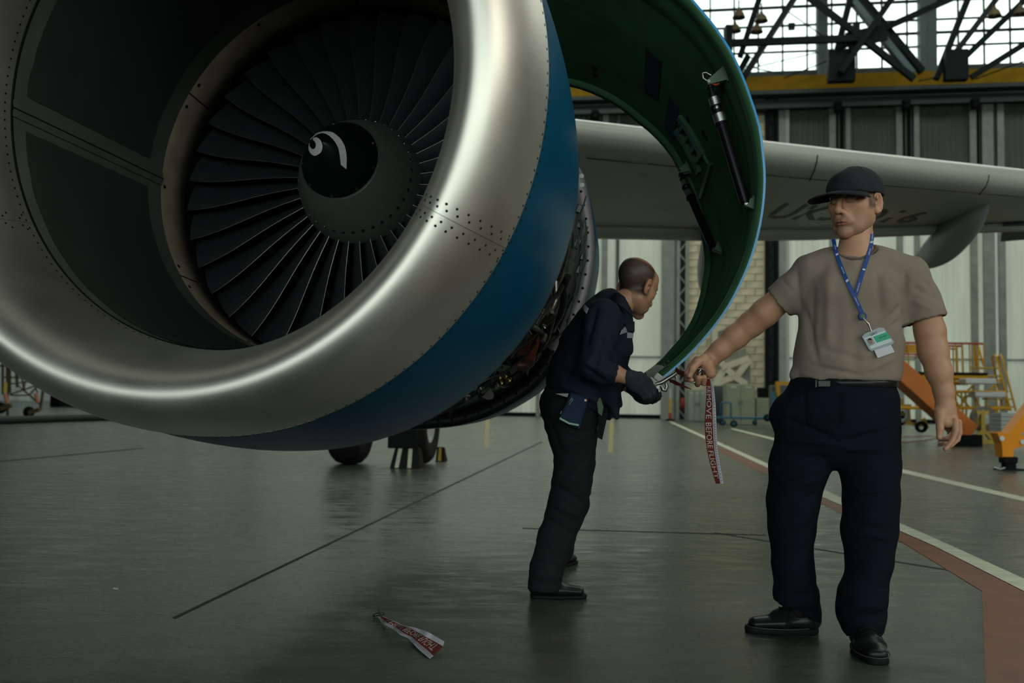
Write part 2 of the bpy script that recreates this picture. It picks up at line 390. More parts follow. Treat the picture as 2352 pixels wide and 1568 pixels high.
def sheet_mat(name, col, trans):
    m = mat(name, col, .55, var=.3, scale=.5, stretch=(1, 1, .12)); N = m.node_tree.nodes; L = m.node_tree.links; b = N['Principled BSDF']; out = [n for n in N if n.type == 'OUTPUT_MATERIAL'][0]
    t = N.new('ShaderNodeBsdfTranslucent'); a = N.new('ShaderNodeAddShader'); tc = N.new('ShaderNodeTexCoord'); mp = N.new('ShaderNodeMapping'); mp.inputs['Scale'].default_value = (.9, .9, .12); n = N.new('ShaderNodeTexNoise'); n.inputs['Scale'].default_value = 1.0; n.inputs['Detail'].default_value = 5
    L.new(tc.outputs['Object'], mp.inputs[0]); L.new(mp.outputs[0], n.inputs['Vector']); r = N.new('ShaderNodeMapRange'); r.inputs[1].default_value = .35; r.inputs[2].default_value = .65; L.new(n.outputs[0], r.inputs[0])
    x = N.new('ShaderNodeMix'); x.data_type = 'RGBA'; L.new(r.outputs[0], x.inputs[0]); x.inputs[6].default_value = (*[q * .6 for q in trans], 1); x.inputs[7].default_value = (*trans, 1); L.new(x.outputs[2], t.inputs['Color'])
    L.new(b.outputs[0], a.inputs[0]); L.new(t.outputs[0], a.inputs[1]); L.new(a.outputs[0], out.inputs['Surface']); return m
# ------------------------------------------------------------ the hangar
WN = np.array([math.sin(math.radians(9)), math.cos(math.radians(9)), 0]); WX = np.array([WN[1], -WN[0], 0])   # wall normal (away), along
W0 = np.array([0, 50.6, 0.])
def wallp(x, z, off=0.0): return W0 + WX * x + WN * off + np.array([0, 0, z])
def onwall(px, py, off=0.0):
    d = ray(px, py); t = ((W0 + WN * off - CAM) @ WN) / (d @ WN); q = CAM + d * t - W0; return q @ WX, q[2]
RW = np.stack([WX, WN, [0, 0, 1]], 1)
struct('floor', MB().box((0, 38, -.1), (110, 124, .2)), M_FLOOR)
M_WALL = mat('grey_green_corrugated_sheet', (.075, .10, .080), .55, var=.2, scale=.6, stretch=(1, 1, .15))
M_PALE = sheet_mat('pale_translucent_sheet', (.40, .42, .36), (.27, .275, .235)); M_PSHADE = mat('pale_flashing', (.34, .36, .33), .5)
M_BEAM = mat('dark_green_steel', (.006, .011, .011), .6, spec=.05, var=.3, scale=1)
M_GREYST = mat('grey_steel_post', (.24, .27, .24), .45, var=.3, scale=2)
M_CREAM = mat('cream_blockwork', (.62, .57, .40), .8, var=.55, scale=1.1)
M_YBEAM = mat('crane_yellow', (.24, .145, .008), .6, spec=.05, var=.25, scale=2)
M_ROOF = mat('dark_roof', (.012, .018, .017), .8)
M_SIDE = mat('side_wall_paint', (.06, .075, .065), .7)
zb = onwall(1400, 238)[1]; zt = onwall(1400, 208)[1]; zs_ = onwall(1800, 176)[1]
def corr(x0, x1, z0, z1, off, per=.26, amp=.035):
    n = int((x1 - x0) / per * 4); xs = np.linspace(x0, x1, n); return MB().sheet([[wallp(x, z, off + amp * math.sin(2 * PI * x / per)) for x in xs] for z in (z0, z1)], smooth=False)
xl, xr = -14.0, 40.0
xA = onwall(1552, 900)[0]; xB = onwall(1580, 900)[0]; xC = onwall(1757, 900)[0]; xD = onwall(1790, 900)[0]
wall = struct('wall_back', MB().box(wallp((xl + xr) / 2, (zs_ + zb - .4) / 2, .5), (xr - xl, .3, zs_ - zb + .4), RW), M_SIDE)
zm = 6.2
for x0, x1 in ((xl, xA), (xD, xr)): struct('sheet_panel', corr(x0, x1, .05, 10.2, .0), M_PALE, wall); struct('sheet_panel', corr(x0, x1, 10.2, zb - .4, .0), M_WALL, wall)
struct('column_backing', MB().box(wallp((xA + xD) / 2, zb / 2, .9), (xD - xA, .1, zb), RW), M_SIDE, wall)
x = xl
def vbar(px, w_, m, off=-.15, z0=0, z1=None, name='door_post', dp=.2):
    x_ = onwall(px, 700)[0]; return struct(name, MB().box(wallp(x_, (z0 + (z1 or zb - .3)) / 2, off), (w_, dp, (z1 or zb - .3) - z0), RW), m, wall)
for px, w_, m in ((1240, .2, M_GREYST), (1388, .3, M_GREYST), (1418, .16, M_WALL), (1536, .75, M_GREYST), (1551, .12, M_BEAM), (1796, .35, M_GREYST), (1808, .15, M_PSHADE), (1912, .3, M_GREYST), (1948, .22, M_GREYST), (2066, .28, M_GREYST), (2106, .24, M_GREYST), (2236, .3, M_GREYST), (2270, .5, M_GREYST), (2300, .3, M_GREYST), (2430, .3, M_GREYST)):
    vbar(px, w_, m)
for px, w_ in ((1930, .55), (2086, .65), (2253, .5)): vbar(px, w_, M_BEAM, off=.03, z0=10.2, dp=.1, name='door_gap')
for (x0, x1) in ((xl, xA), (xD, xr)):
    struct('door_rail', MB().box(wallp((x0 + x1) / 2, .10, -.1), (x1 - x0, .2, .2), RW), M_BEAM, wall)
    struct('door_rail', MB().box(wallp((x0 + x1) / 2, 3.05, -.06), (x1 - x0, .06, .10), RW), M_GREYST, wall)
# masonry pier of blocks between the door pockets, dark lattice columns beside it
bh = .36; nz = int((zb - .5) / bh)
pier = struct('wall_pier', MB().box(wallp((xB + xC) / 2, (zb - .5) / 2, .38), (xC - xB, .3, zb - .5), RW), mat('mortar', (.12, .11, .08), .9))
bk = None; nb = 4; bw = (xC - xB) / nb
for iz in range(nz):
    for ix in range(nb + (iz % 2)):
        x0 = xB + bw * (ix - .5 * (iz % 2)); x1 = x0 + bw; x0 = max(x0, xB); x1 = min(x1, xC)
        full = abs(x1 - x0 - bw) < .01; ctr = wallp((x0 + x1) / 2, (iz + .5) * bh, .12 + .02 * random.random())
        if full and bk is not None:
            o = bk.copy(); C.objects.link(o); o.parent = pier; o.matrix_basis = T(ctr) @ Matrix.Rotation(-math.radians(9), 4, 'Z'); continue
        mb = MB().box(ctr, (x1 - x0 - .02, .25, bh - .018), RW, bev=.006); fr = T(ctr) @ Matrix.Rotation(-math.radians(9), 4, 'Z')
        o = build('block', mb, M_CREAM, pier, frame=fr)
        if full: bk = o
def lattice(px0, px1, m, name='lattice_column'):
    x0, x1 = onwall(px0, 800)[0], onwall(px1, 800)[0]; mb = MB()
    for x_ in (x0, x1): mb.box(wallp(x_, zb / 2, -.2), (.16, .3, zb), RW)
    k = .55; z = 0; i = 0
    while z < zb - k:
        mb.bar(wallp(x0, z, -.2), wallp(x1, z + k, -.2), .06) if i % 2 else mb.bar(wallp(x1, z, -.2), wallp(x0, z + k, -.2), .06); z += k; i += 1
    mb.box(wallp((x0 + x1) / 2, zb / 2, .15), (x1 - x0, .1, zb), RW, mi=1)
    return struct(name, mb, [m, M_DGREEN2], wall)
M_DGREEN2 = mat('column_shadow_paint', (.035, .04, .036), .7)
lattice(1557, 1577, M_GREYST); lattice(1762, 1783, M_BEAM)
# crane runway: yellow beam on dark rails, windows above
struct('trim_1', MB().box(wallp((xl + xr) / 2, (zb + zt) / 2, -1.2), (xr - xl, .4, zt - zb), RW), M_YBEAM)
zr = onwall(2000, 232)[1]
struct('trim_2', MB().box(wallp((xl + xr) / 2, zb - .10, -1.0), (xr - xl, .8, .18), RW).box(wallp((xl + xr) / 2, zb - .62, -.7), (xr - xl, .3, .22), RW).box(wallp((xl + xr) / 2, zb - .38, -.5), (xr - xl, .1, .3), RW), mat('runway_dark_green', (.030, .045, .042), .45))
struct('trim_3', MB().box(wallp((xl + xr) / 2, (zt + zs_) / 2 + .12, .1), (xr - xl, .5, zs_ - zt + .25), RW), mat('sill_grey', (.06, .075, .07), .6, var=.3, scale=2))
for px, py in ((1925, 250), (2082, 245), (1367, 268), (2240, 242)):
    x_, z_ = onwall(px, py, -1.0); mb = MB(); mb.box(wallp(x_, z_ + .25, -1.0), (.35, .3, .15), RW); mb.lathe([(0, .12), (.15, .2), (.35, .2), (.36, .001)], wallp(x_, z_ + .2, -1.0), (0, 0, -1), 12)
    single('crane_stop', mb, M_DARK, 'dark stop block hanging under the crane rail, seen ' + {1925: 'above the capped man', 2082: 'right of the cap', 1367: 'between blue cowl and open door', 2240: 'second from the right edge'}[px], 'crane stop', 'stops under the crane rail')
# window band: steel mullions with the sky behind
ztop = onwall(1800, -260)[1]
gx = 1.18; mbn = 0
wnd = struct('window_1', MB().box(wallp((xl + xr) / 2, ztop + .3, .1), (xr - xl, .4, .6), RW), M_BEAM)
x0w = onwall(1742, 100)[0]; px_m = [1682, 1694, 1742, 1797, 1851]; M_MUL = mat('window_mullion', (.015, .022, .021), .6)
xs_ = [onwall(1742, 100)[0] + gx * k for k in range(-14, 32)]
for x_ in xs_:
    if x_ < xl or x_ > xr: continue
    struct('mullion', MB().box(wallp(x_, (zs_ + ztop) / 2, .1), (.085, .10, ztop - zs_), RW), M_MUL, wnd)
for k, dz in enumerate((1.28, 1.95, 2.6, 3.55, 4.3, 5.3, 6.2, 7.1)):
    struct('transom', MB().box(wallp((xl + xr) / 2, zs_ + dz, .1), (xr - xl, .10, .13 if k in (1, 3) else .09), RW), M_MUL, wnd)
M_PANE = bpy.data.materials.new('window_pane_glass'); M_PANE.use_nodes = True; nt_ = M_PANE.node_tree; nt_.nodes.clear(); o_ = nt_.nodes.new('ShaderNodeOutputMaterial'); t_ = nt_.nodes.new('ShaderNodeBsdfTransparent'); t_.inputs[0].default_value = (.93, .95, .94, 1); g_ = nt_.nodes.new('ShaderNodeBsdfGlossy'); g_.inputs['Roughness'].default_value = .1; x_ = nt_.nodes.new('ShaderNodeMixShader'); x_.inputs[0].default_value = .05; nt_.links.new(t_.outputs[0], x_.inputs[1]); nt_.links.new(g_.outputs[0], x_.inputs[2]); nt_.links.new(x_.outputs[0], o_.inputs[0])
rows_ = [.0, 1.28, 1.95, 2.6, 3.55, 4.3, 5.3, 6.2, 7.1]; proto = {}
for k in range(len(xs_) - 1):
    if xs_[k] < onwall(1600, 90)[0] - 1 or xs_[k + 1] > onwall(2400, 90)[0] + 1: continue
    for j in range(5):
        h_ = rows_[j + 1] - rows_[j] - .10; c_ = wallp(xs_[k] + gx / 2, zs_ + (rows_[j] + rows_[j + 1]) / 2, .1); fr = T(c_) @ Matrix.Rotation(-math.radians(9), 4, 'Z')
        if j in proto: o = proto[j].copy(); C.objects.link(o); o.parent = wnd; o.matrix_basis = wm(wnd).inverted() @ fr
        else: proto[j] = build('pane', MB().box(c_, (gx - .09, .012, h_), RW), M_PANE, wnd, frame=fr)
for i, px in enumerate((1885, 2125)):
    x_ = onwall(px, 90)[0]; w_ = (.55, .85)[i]; struct('wall_column', MB().box(wallp(x_, (zt + ztop) / 2, -.35), (w_, .3, ztop - zt), RW).box(wallp(x_ - w_ * .3, (zt + ztop) / 2, -.6), (w_ * .35, .2, ztop - zt), RW), mat('teal_grey_steel', (.09, .13, .13), .4, var=.2, scale=2), wnd)
# roof truss diagonals near the end wall
def pw(px, py, off): 
    x_, z_ = onwall(px, py, off); return wallp(x_, z_, off)
truss = struct('trim_4', MB().bar(pw(1660, -215, -4), pw(2420, -235, -4), .5, .5), M_BEAM)
M_TR = mat('grey_truss_steel', (.022, .028, .027), .6, spec=.06, var=.2, scale=2); M_TT = mat('teal_truss_steel', (.05, .085, .09), .4, var=.2, scale=2)
def ext(a, b):  # runs a member on upwards out of the frame
    f = (0 - -215) / 1.0; (x0, y0), (x1, y1) = a, b
    if y0 <= 0: t = -215.0 / (y1 - y0); x0, y0 = x0 + (x1 - x0) * t, y0 + (y1 - y0) * t
    return (x0, y0), (x1, y1)
for a, b, w_, off, m in (((1822, 0), (1700, 190), .42, -3, M_TR), ((1743, 0), (1700, 130), .32, -4, M_BEAM), ((1718, 130), (1690, 180), .3, -4, M_BEAM), ((1952, 0), (1906, 182), .40, -4, M_BEAM), ((2046, 0), (1930, 168), .36, -5, M_BEAM),
                      ((1866, 0), (1968, 78), .20, -5, M_BEAM), ((1968, 78), (2100, 182), .22, -5, M_BEAM), ((1956, 0), (2095, 170), .34, -4, M_TT), ((1982, 0), (2118, 165), .34, -3.5, M_BEAM), ((2178, 0), (2013, 73), .16, -4, M_BEAM), ((2013, 73), (1928, 108), .2, -4, M_BEAM),
                      ((2222, 0), (2150, 182), .26, -4, M_BEAM), ((2287, 0), (2195, 120), .42, -3, M_TR), ((2354, 0), (2212, 136), .22, -4, M_BEAM), ((2420, 60), (2230, 178), .12, -4, M_BEAM)):
    a, b = ext(a, b); struct('truss_member', MB().bar(pw(*a, off), pw(*b, off), w_ * 1.35, .25), m, truss)
struct('truss_member', MB().bar(pw(1660, 100, -5), pw(1975, 88, -5), .24, .3), M_BEAM, truss); struct('truss_member', MB().bar(pw(1672, 62, -5), pw(1672, 120, -5), .6, .3), M_BEAM, truss)
struct('gusset_plate', MB().box(pw(1990, 84, -4.8), (1.7, .12, .75), RW @ rotm('Y', -12)), M_BEAM, truss)
for px, w_, y0, y1 in ((1932, 1.15, 120, 188), (2195, .95, 118, 184)):
    a = pw(px, (y0 + y1) / 2, -4.4); struct('truss_shoe', MB().box(a, (w_, .5, (y1 - y0) / 2287 * 46), RW), M_BEAM, truss)
for px0, py0, px1, py1 in ((1690, 165, 1880, 120), (1700, 150, 1800, 170), (1800, 20, 1900, 90), (2240, 182, 2352, 140), (1800, 180, 1925, 130), (1700, 110, 1745, 150), (2110, 186, 2150, 178)):
    struct('brace_cable', MB().tube([pw(px0, py0, -2), pw(px1, py1, -2)], .03, 5), M_BEAM, truss)
# side and far walls, roof, front
struct('wall_far', MB().box((-30, 92, 12), (60, .02, 24)), sheet_mat('far_wall_translucent', (.30, .33, .32), (.34, .35, .34)))
struct('wall_return', MB().box(wallp(xl, 10, 20) , (.4, 40, 20), RW), M_SIDE)
struct('wall_left', MB().box((-48, 38, 12), (.4, 110, 24)), M_SIDE); struct('wall_right', MB().box((38, 20, 12), (.4, 76, 24)), M_SIDE)
struct('ceiling', MB().box((0, 14, 24.2), (110, 68, .4)).box((-35, 70, 24.2), (40, 46, .4)), M_ROOF)
struct('wall_front', MB().box((0, -19, 16.5), (110, .4, 16)).box((-40, -19, 4.3), (32, .4, 8.6)).box((42, -19, 4.3), (28, .4, 8.6)), M_SIDE)
# painted lines on the floor
def strip(name, pts, m, h=.003, z=0.0):
    v = [PF(*p) for p in pts]; v = [x + np.array([0, 0, h + z]) for x in v]; n = len(v); return struct(name, MB().add(v + [x - np.array([0, 0, h]) for x in v], [tuple(range(n)), tuple(range(2 * n - 1, n - 1, -1))]), m, kind='structure')
strip('floor_line', [(1535, 968), (1543, 968), (1770, 1068), (1940, 1147), (2145, 1236), (3600, 1896), (3600, 1989), (2400, 1383), (2145, 1254), (1940, 1164), (1885, 1140), (1770, 1078)], M_WPAINT, .004)
strip('floor_line', [(1675, 984), (1685, 984), (2075, 1078), (3600, 1430), (3600, 1444), (2400, 1163), (2075, 1087)], M_WPAINT)
strip('floor_stripe', [(1600, 1004), (1770, 1078), (1885, 1141), (1940, 1165), (2145, 1255), (3600, 1990), (3600, 2600), (2300, 2600), (2256, 1358), (2080, 1250), (1925, 1176), (1770, 1096), (1640, 1030)], M_RPAINT, .002)
strip('floor_line', [(1402, 962), (1410, 962), (1408, 1040), (1396, 1040)], M_YPAINT); strip('floor_line', [(1116, 952), (1124, 952), (1122, 1030), (1112, 1030)], M_YPAINT)
for pts in ([(1245, 1013), (1247, 1015), (402, 1421), (396, 1418)], [(1200, 1212), (1200, 1214), (1760, 1230), (1760, 1228)], [(0, 1058), (0, 1061), (330, 1030), (330, 1028)], [(1640, 1222), (1640, 1224), (2300, 1330), (2300, 1327)]):
    strip('floor_joint', pts, M_JOINT, .001)
# ------------------------------------------------------------ the airliner: engine, open cowl, wing, landing gear
CL, AL = np.array([-0.95938, 3.10754, 1.83829]), np.array([0.22265, 0.97421, 0.03666])
CF, AF = np.array([-0.71221, 4.51934, 1.87665]), np.array([0.20230, 0.96674, -0.15647])
CA, AE = np.array([-0.893, 4.225, 1.827]), np.array([math.sin(math.radians(8)), math.cos(math.radians(8)), 0.0])
def ringpt(c, a, s_, r, th):
    X, Y = frame2(a); return c + a * s_ + r * (math.cos(th) * X + math.sin(th) * Y)
def on_plane(px, py, c, a):
    d = ray(px, py); t = ((c - CAM) @ a) / (d @ a); X, Y = frame2(a); q = CAM + d * t - c
    return math.hypot(q @ X, q @ Y), math.atan2(q @ Y, q @ X)
plane = thing('airliner', 'airliner with blue engine cowl, bare metal intake lip and light grey wing', 'airliner', (0, 9, 0))
lipprof = []
for i in range(13):
    t = PI / 2 * (1 - i / 12); lipprof.append((-.30 * math.cos(t), .945 + .12 * math.sin(t) + .018 * (1 - math.cos(t))))
lipprof = [(0.0, 1.083)] + lipprof[1:] if False else lipprof
lipprof[0] = (0.0, 1.083)
for i in range(1, 15):
    t = PI / 2 * i / 14; lipprof.append((-.30 + .383 * (1 - math.cos(t)), .945 - .135 * math.sin(t)))
_, J1 = on_plane(1165, 572, CL, AL); _, J2 = on_plane(75, 515, CL + AL * .083, AL)
J2 = J2 % (2 * PI) - 2 * PI if J2 > 0 else J2
g = .0007
lip = None
cuts = [J1, J1 + 2.1, J2 + 2 * PI, J1 + 2 * PI]
for i in range(3):
    mb = MB().lathe(lipprof, CL, AL, 64, a0=cuts[i] + g, a1=cuts[i + 1] - g)
    build('lip_segment', mb, M_LIP, plane)
def dots(name, pts, r, parent, m=M_DARK, h=.0008):
    mb = MB()
    for p, n in pts: mb.lathe([(-.001, r), (h, r * .9), (h, .0001)], p, n, 10, smooth=False)
    return build(name, mb, m, parent, kind='stuff')
def lipat(k, th):
    """a point and the outward normal of the lip's surface at profile position k"""
    i = int(min(max(k, 0), len(lipprof) - 2)); f = k - i; s0, r0 = lipprof[i]; s1, r1 = lipprof[i + 1]
    s_, r = s0 + (s1 - s0) * f, r0 + (r1 - r0) * f; X, Y = frame2(AL); er = math.cos(th) * X + math.sin(th) * Y
    ds, dr = s1 - s0, r1 - r0; l = math.hypot(ds, dr); n = (-(dr / l) * -1 * AL * 1.0)
    n = er * (-ds / l) + AL * (dr / l)
    if i < 12 and n @ er < 0: n = -n
    if i >= 12 and n @ er > 0: n = -n
    return CL + AL * s_ + er * r, n
nrm_rows = []
for jt in (J1, J2):
    for off in (-.034, -.017, .017, .034):
        for i in range(15):
            k = i * 1.76 + (.5 if abs(off) > .02 else 0); th = jt + off
            nrm_rows.append(lipat(min(k, 25), th))
dots('joint_rivets', nrm_rows, .0042, plane)
N_ = 190
dots('lip_edge_rivets', [lipat(.35, 2 * PI * i / N_) for i in range(N_)] + [lipat(25.3, 2 * PI * i / 170) for i in range(170)], .0042, plane)
# blue outer skin of the intake
def nac(t, th, dr=0.0):
    a = AL * (1 - t) + AE * t; a /= np.linalg.norm(a); c = CL * (1 - t) + CA * t; r = 1.083 + .087 * (1.75 * t - .75 * t * t) + dr; return ringpt(c, a, 0, r, th)
mb = MB(); n = 128
mb.sheet([[nac(t, -2 * PI * j / n) for j in range(n)] for t in np.linspace(.003, 1, 14)], closed=True)
cowl = build('intake_cowl', mb, M_BLUE, plane)
mb = MB(); mb.sheet([[nac(t, -2 * PI * j / n, .0012 if t < .999 else .0012) for j in range(n)] for t in (.996, 1.004)], closed=True)
build('cowl_edge_strip', mb, mat('bare_edge', (.30, .30, .26), .35, .9), plane)
dots('cowl_rivets', [(nac(.022, 2 * PI * i / N_), frame2(AL)[0] * math.cos(2 * PI * i / N_) + frame2(AL)[1] * math.sin(2 * PI * i / N_)) for i in range(N_)], .0040, plane)
pp = [(1206, 608), (1202, 612), (1199, 603), (1265, 575)]
def surf_find(fn, px, py, T0=0., T1=1., A0=-2 * PI, A1=0., nt=40, na=240, front=True):
    """(t, angle) of a surface fn(t, angle) nearest to the line of sight through a pixel"""
    best = None
    for it in range(3):
        for t in np.linspace(T0, T1, nt):
            for a in np.linspace(A0, A1, na):
                q = fn(t, a) - CAM; d = q @ _f; x = 1176 + FPX * (q @ _r) / d; y = 784 - FPX * (q @ _u) / d
                e = (x - px) ** 2 + (y - py) ** 2 
                if best is None or e < best[0]: best = (e, t, a)
        _, t, a = best; dt = (T1 - T0) / nt; da = (A1 - A0) / na; T0, T1, A0, A1 = max(T0, t - dt), min(T1, t + dt), a - da, a + da; nt, na = 12, 12
    return best[1], best[2]
# inner barrel and its panels
FX, FY = frame2(AF); LX, LY = frame2(AL)
def barrel(t, th, dr=0.0):
    p0 = ringpt(CL, AL, .084, .81 + dr, th); p1 = ringpt(CF, AF, -.19, .883 + dr, th); return p0 * (1 - t) + p1 * t
mb = MB(); mb.sheet([[barrel(t, 2 * PI * j / n) for j in range(n)] for t in np.linspace(0, 1, 8)], closed=True)
build('intake_barrel', mb, M_BARREL, plane)
mb = MB().lathe([(.078, .812), (.083, .806), (.092, .809)], CL, AL, 128); build('seam_bead', mb, M_DARK, plane)
_, T0_ = on_plane(30, 247, CL + AL * .084, AL); _, T1_ = on_plane(366, 412, CF - AF * .19, AF)
T0_ %= 2 * PI; T1_ %= 2 * PI
for k in range(3):
    rows = []
    ja = k * 2 * PI / 3
    for t in np.linspace(.07, .88, 16):
        row = []
        for u in np.linspace(0, 1, 40):
            mid = (T0_ * (1 - t) + T1_ * t) + ja; a0 = mid + .075; a1 = mid + 2 * PI / 3 - .075
            tt = t + .006 * wob(np.array([[u * 30, t * 9, k]]), 2.1, k)[0] if t < .1 or t > .85 else t
            row.append(barrel(tt, a0 + (a1 - a0) * u + .002 * math.sin(t * 70) * (u < .01 or u > .99), -.003))
        rows.append(row)
    build('acoustic_panel', MB().sheet(rows), M_PANEL, plane)
    st = MB().sheet([[barrel(t, (T0_ * (1 - t) + T1_ * t) + ja + d, -.005 - .004 * (abs(d) < .01)) for d in (-.035, -.02, -.004, .004, .02, .035)] for t in np.linspace(.0, 1, 10)])
    build('splice_strip', st, M_BARREL, plane)
    st = MB().sheet([[barrel(t, (T0_ * (1 - t) + T1_ * t) + ja + d, -.0098) for d in (-.003, .003)] for t in np.linspace(.0, 1, 10)]); build('splice_joint', st, M_DARK, plane)
# liner ring ahead of the blades, in segments
_, S1 = on_plane(435, 214, CF - AF * .19, AF); S1 %= 2 * PI
nseg = 6
holes = []
for k in range(nseg):
    a0 = S1 + k * 2 * PI / nseg + .004; a1 = S1 + (k + 1) * 2 * PI / nseg - .004
    build('liner_segment', MB().lathe([(-.20, .893), (-.19, .883), (-.1, .876), (-.002, .868), (-.002, .89)], CF, AF, 22, a0=a0, a1=a1), M_TAN, plane)
    for u in (.06, .5, .94):
        for s_ in (-.165, -.03):
            th = a0 + (a1 - a0) * u; r = .883 + (s_ + .19) * -.079; er = math.cos(th) * FX + math.sin(th) * FY
            holes.append((CF + AF * s_ + er * (r - .001), -er))
dots('liner_fasteners', holes, .009, plane, h=.002)
build('fan_shroud', MB().lathe([(-.002, .874), (.5, .874), (.56, .86), (.9, .84), (.91, .4), (.91, .001)], CF, AF, 96), M_DARK, plane)
# fan: hub disc with 36 blades, each an object of its own
FM = Matrix([[FX[i], AF[i], FY[i], CF[i]] for i in range(3)] + [[0, 0, 0, 1]])
fan = build('fan', MB().lathe([(.0, .285), (.02, .29), (.25, .36), (.26, .001)], CF, AF, 48), M_DARK, plane, frame=FM)
bm_ = MB(); rows_a = []; rows_b = []
Xl = np.array([1., 0, 0]); Yl = np.array([0, 1., 0]); Zl = np.array([0, 0, 1.])
def tofan(x, y, z): return CF + FX * x + AF * y + FY * z
nc = 7
for r in np.linspace(.27, .862, 13):
    u = (r - .27) / .592; st = math.radians(14 + 50 * u ** .9); ch = .19 + .055 * u; th = .020 * (1 - u) + .005
    sc = .092 - .022 * u + .012 * math.sin(u * PI * 1.3); tw = -.010 * math.sin(u * PI * 1.1) + .014 * math.sin(u * 5.0)
    ra, rb = [], []
    for j in range(nc):
        c = j / (nc - 1) - .5; cam_ = .022 * (1 - u * .6) * (1 - 4 * c * c); tk = th * math.sqrt(max(0, 1 - (2 * c) ** 2)) * .5 + .0008
        for sg, lst in ((1, ra), (-1, rb)):
            s_ = sc + ch * c * math.cos(st) + (cam_ + sg * tk) * math.sin(st) * -1; x = ch * c * math.sin(st) + tw + (cam_ + sg * tk) * math.cos(st)
            lst.append(tofan(x, s_, math.sqrt(max(r * r - x * x, 0))))
    rows_a.append(ra); rows_b.append(rb[::-1])
bm_.sheet(rows_a); bm_.sheet(rows_b)
bm_.sheet([[a[0] for a in rows_a], [b[-1] for b in rows_b]], 1, False); bm_.sheet([[a[-1] for a in rows_a], [b[0] for b in rows_b]], 0, False)
for a, b in ((0, 0),):
    bm_.sheet([rows_a[-1], rows_b[-1][::-1]], 0, False)
# mid-span shroud wing on either side, and the bright leading edge
bm_.bar(tofan(-.05, .085, .53), tofan(.055, .12, .53), .006, .02)
bl = build('fan_blade', bm_, [M_BLADE, M_BLADE_E], fan, frame=FM)
le = MB().tube([rows_a[i][0] for i in range(13)], .0013, 5); 
bm2 = MB(); bm2.v = bm_.v[:]; bm2.f = bm_.f[:]; bm2.m = bm_.m[:]; bm2.sm = bm_.sm[:]; bm2.add(le.v, le.f, 1, True)
old = bl.data; bpy.data.objects.remove(bl); bl = build('fan_blade', bm2, [M_BLADE, M_BLADE_E], fan, frame=FM)
for k in range(1, 36):
    o = bl.copy(); C.objects.link(o); o.parent = fan; o.matrix_basis = Matrix.Rotation(2 * PI * k / 36, 4, 'Y')
gv = MB(); 
gv.sheet([[tofan(-.02 + .05 * c, .48 + .16 * c, r) for c in (0, .5, 1)] for r in (.50, .68, .872)]); gv_o = build('guide_vane', gv, mat('guide_vane_grey', (.075, .095, .095), .4, .5), fan, frame=FM); solidify(gv_o, .005, 0)
for k in range(1, 40):
    o = gv_o.copy(); C.objects.link(o); o.parent = fan; o.matrix_basis = Matrix.Rotation(2 * PI * k / 40, 4, 'Y')
build('core_splitter', MB().lathe([(.30, .47), (.28, .50), (.32, .53), (.9, .52)], CF, AF, 64), M_CASE, plane)
# spinner
def spr(s_):
    u = min(max((.02 - s_) / .46, 0), 1); return .295 * (1 - u ** 1.3) ** (1 / 1.3)
spinner = build('spinner', MB().lathe([(s_, spr(s_)) for s_ in np.linspace(.02, -.246, 14)] , CF, AF, 72), M_SPIN, plane)
cap = build('spinner_cap', MB().lathe([(s_, max(spr(s_) - .001, .0002)) for s_ in -.246 - .194 * np.sin(np.linspace(0, PI / 2, 18))], CF, AF, 72), M_BLACK, plane, label='black painted nose cap with a white swirl')
build('cap_rim', MB().lathe([(-.240, spr(-.240) + .0005), (-.246, .171), (-.2495, .1665)], CF, AF, 72), M_STEEL, plane)
def spn(s_, th, lift=0.0):
    er = math.cos(th) * FX + math.sin(th) * FY; e = .002; ds = spr(s_ + e) - spr(s_ - e); nn = er * (2 * e) - AF * ds; nn /= np.linalg.norm(nn); return CF + AF * s_ + er * spr(s_) + nn * lift, nn
dots('spinner_bolts', [spn(-.063, 2 * PI * i / 36 + .05) for i in range(36)], .0062, spinner, M_STEEL, .002)
dots('spinner_bolt_holes', [(spn(-.0635, 2 * PI * i / 36 + .05 + .012)[0], spn(-.06, 2 * PI * i / 36 + .05)[1]) for i in range(36)], .0085, spinner, M_DARK, .0008)
mb = MB()
for i in range(9):
    p, nn = spn(-.236 - .020, 2 * PI * i / 9 + .42); mb.disc(p + nn * .003, nn, .0075, 6, th=.004)
build('cap_screw', mb, M_STEEL, cap, kind='stuff')
def on_spin(px, py):
    d = ray(px, py); o = CAM
    lo, hi = 3.7, 4.9; prev = None
    for t in np.linspace(lo, hi, 1200):
        q = o + d * t - CF; s_ = q @ AF; rr = np.linalg.norm(q - AF * s_)
        if s_ > -.44 and rr < spr(s_): return s_, math.atan2((q - AF * s_) @ FY, (q - AF * s_) @ FX), rr
    s_ = min(max(s_, -.43), 0.0); return s_, math.atan2((q - AF * s_) @ FY, (q - AF * s_) @ FX), rr
def zs(x, y): return 600 + x / 4.127, 220 + y / 4.127
A_o = [(470, 412), (490, 380), (540, 350), (610, 338), (680, 352), (740, 400), (785, 470), (805, 560), (808, 640), (806, 695)]
A_i = [(474, 418), (498, 392), (542, 366), (590, 358), (640, 380), (690, 430), (725, 490), (740, 550), (748, 610), (752, 650)]
B_o = [(495, 398), (530, 396), (570, 430), (582, 485), (565, 535), (515, 567), (470, 545), (452, 500), (456, 450)]
B_i = [(492, 420), (512, 438), (520, 455), (520, 478), (512, 497), (492, 505), (474, 492), (463, 475), (463, 452)]
mb = MB()
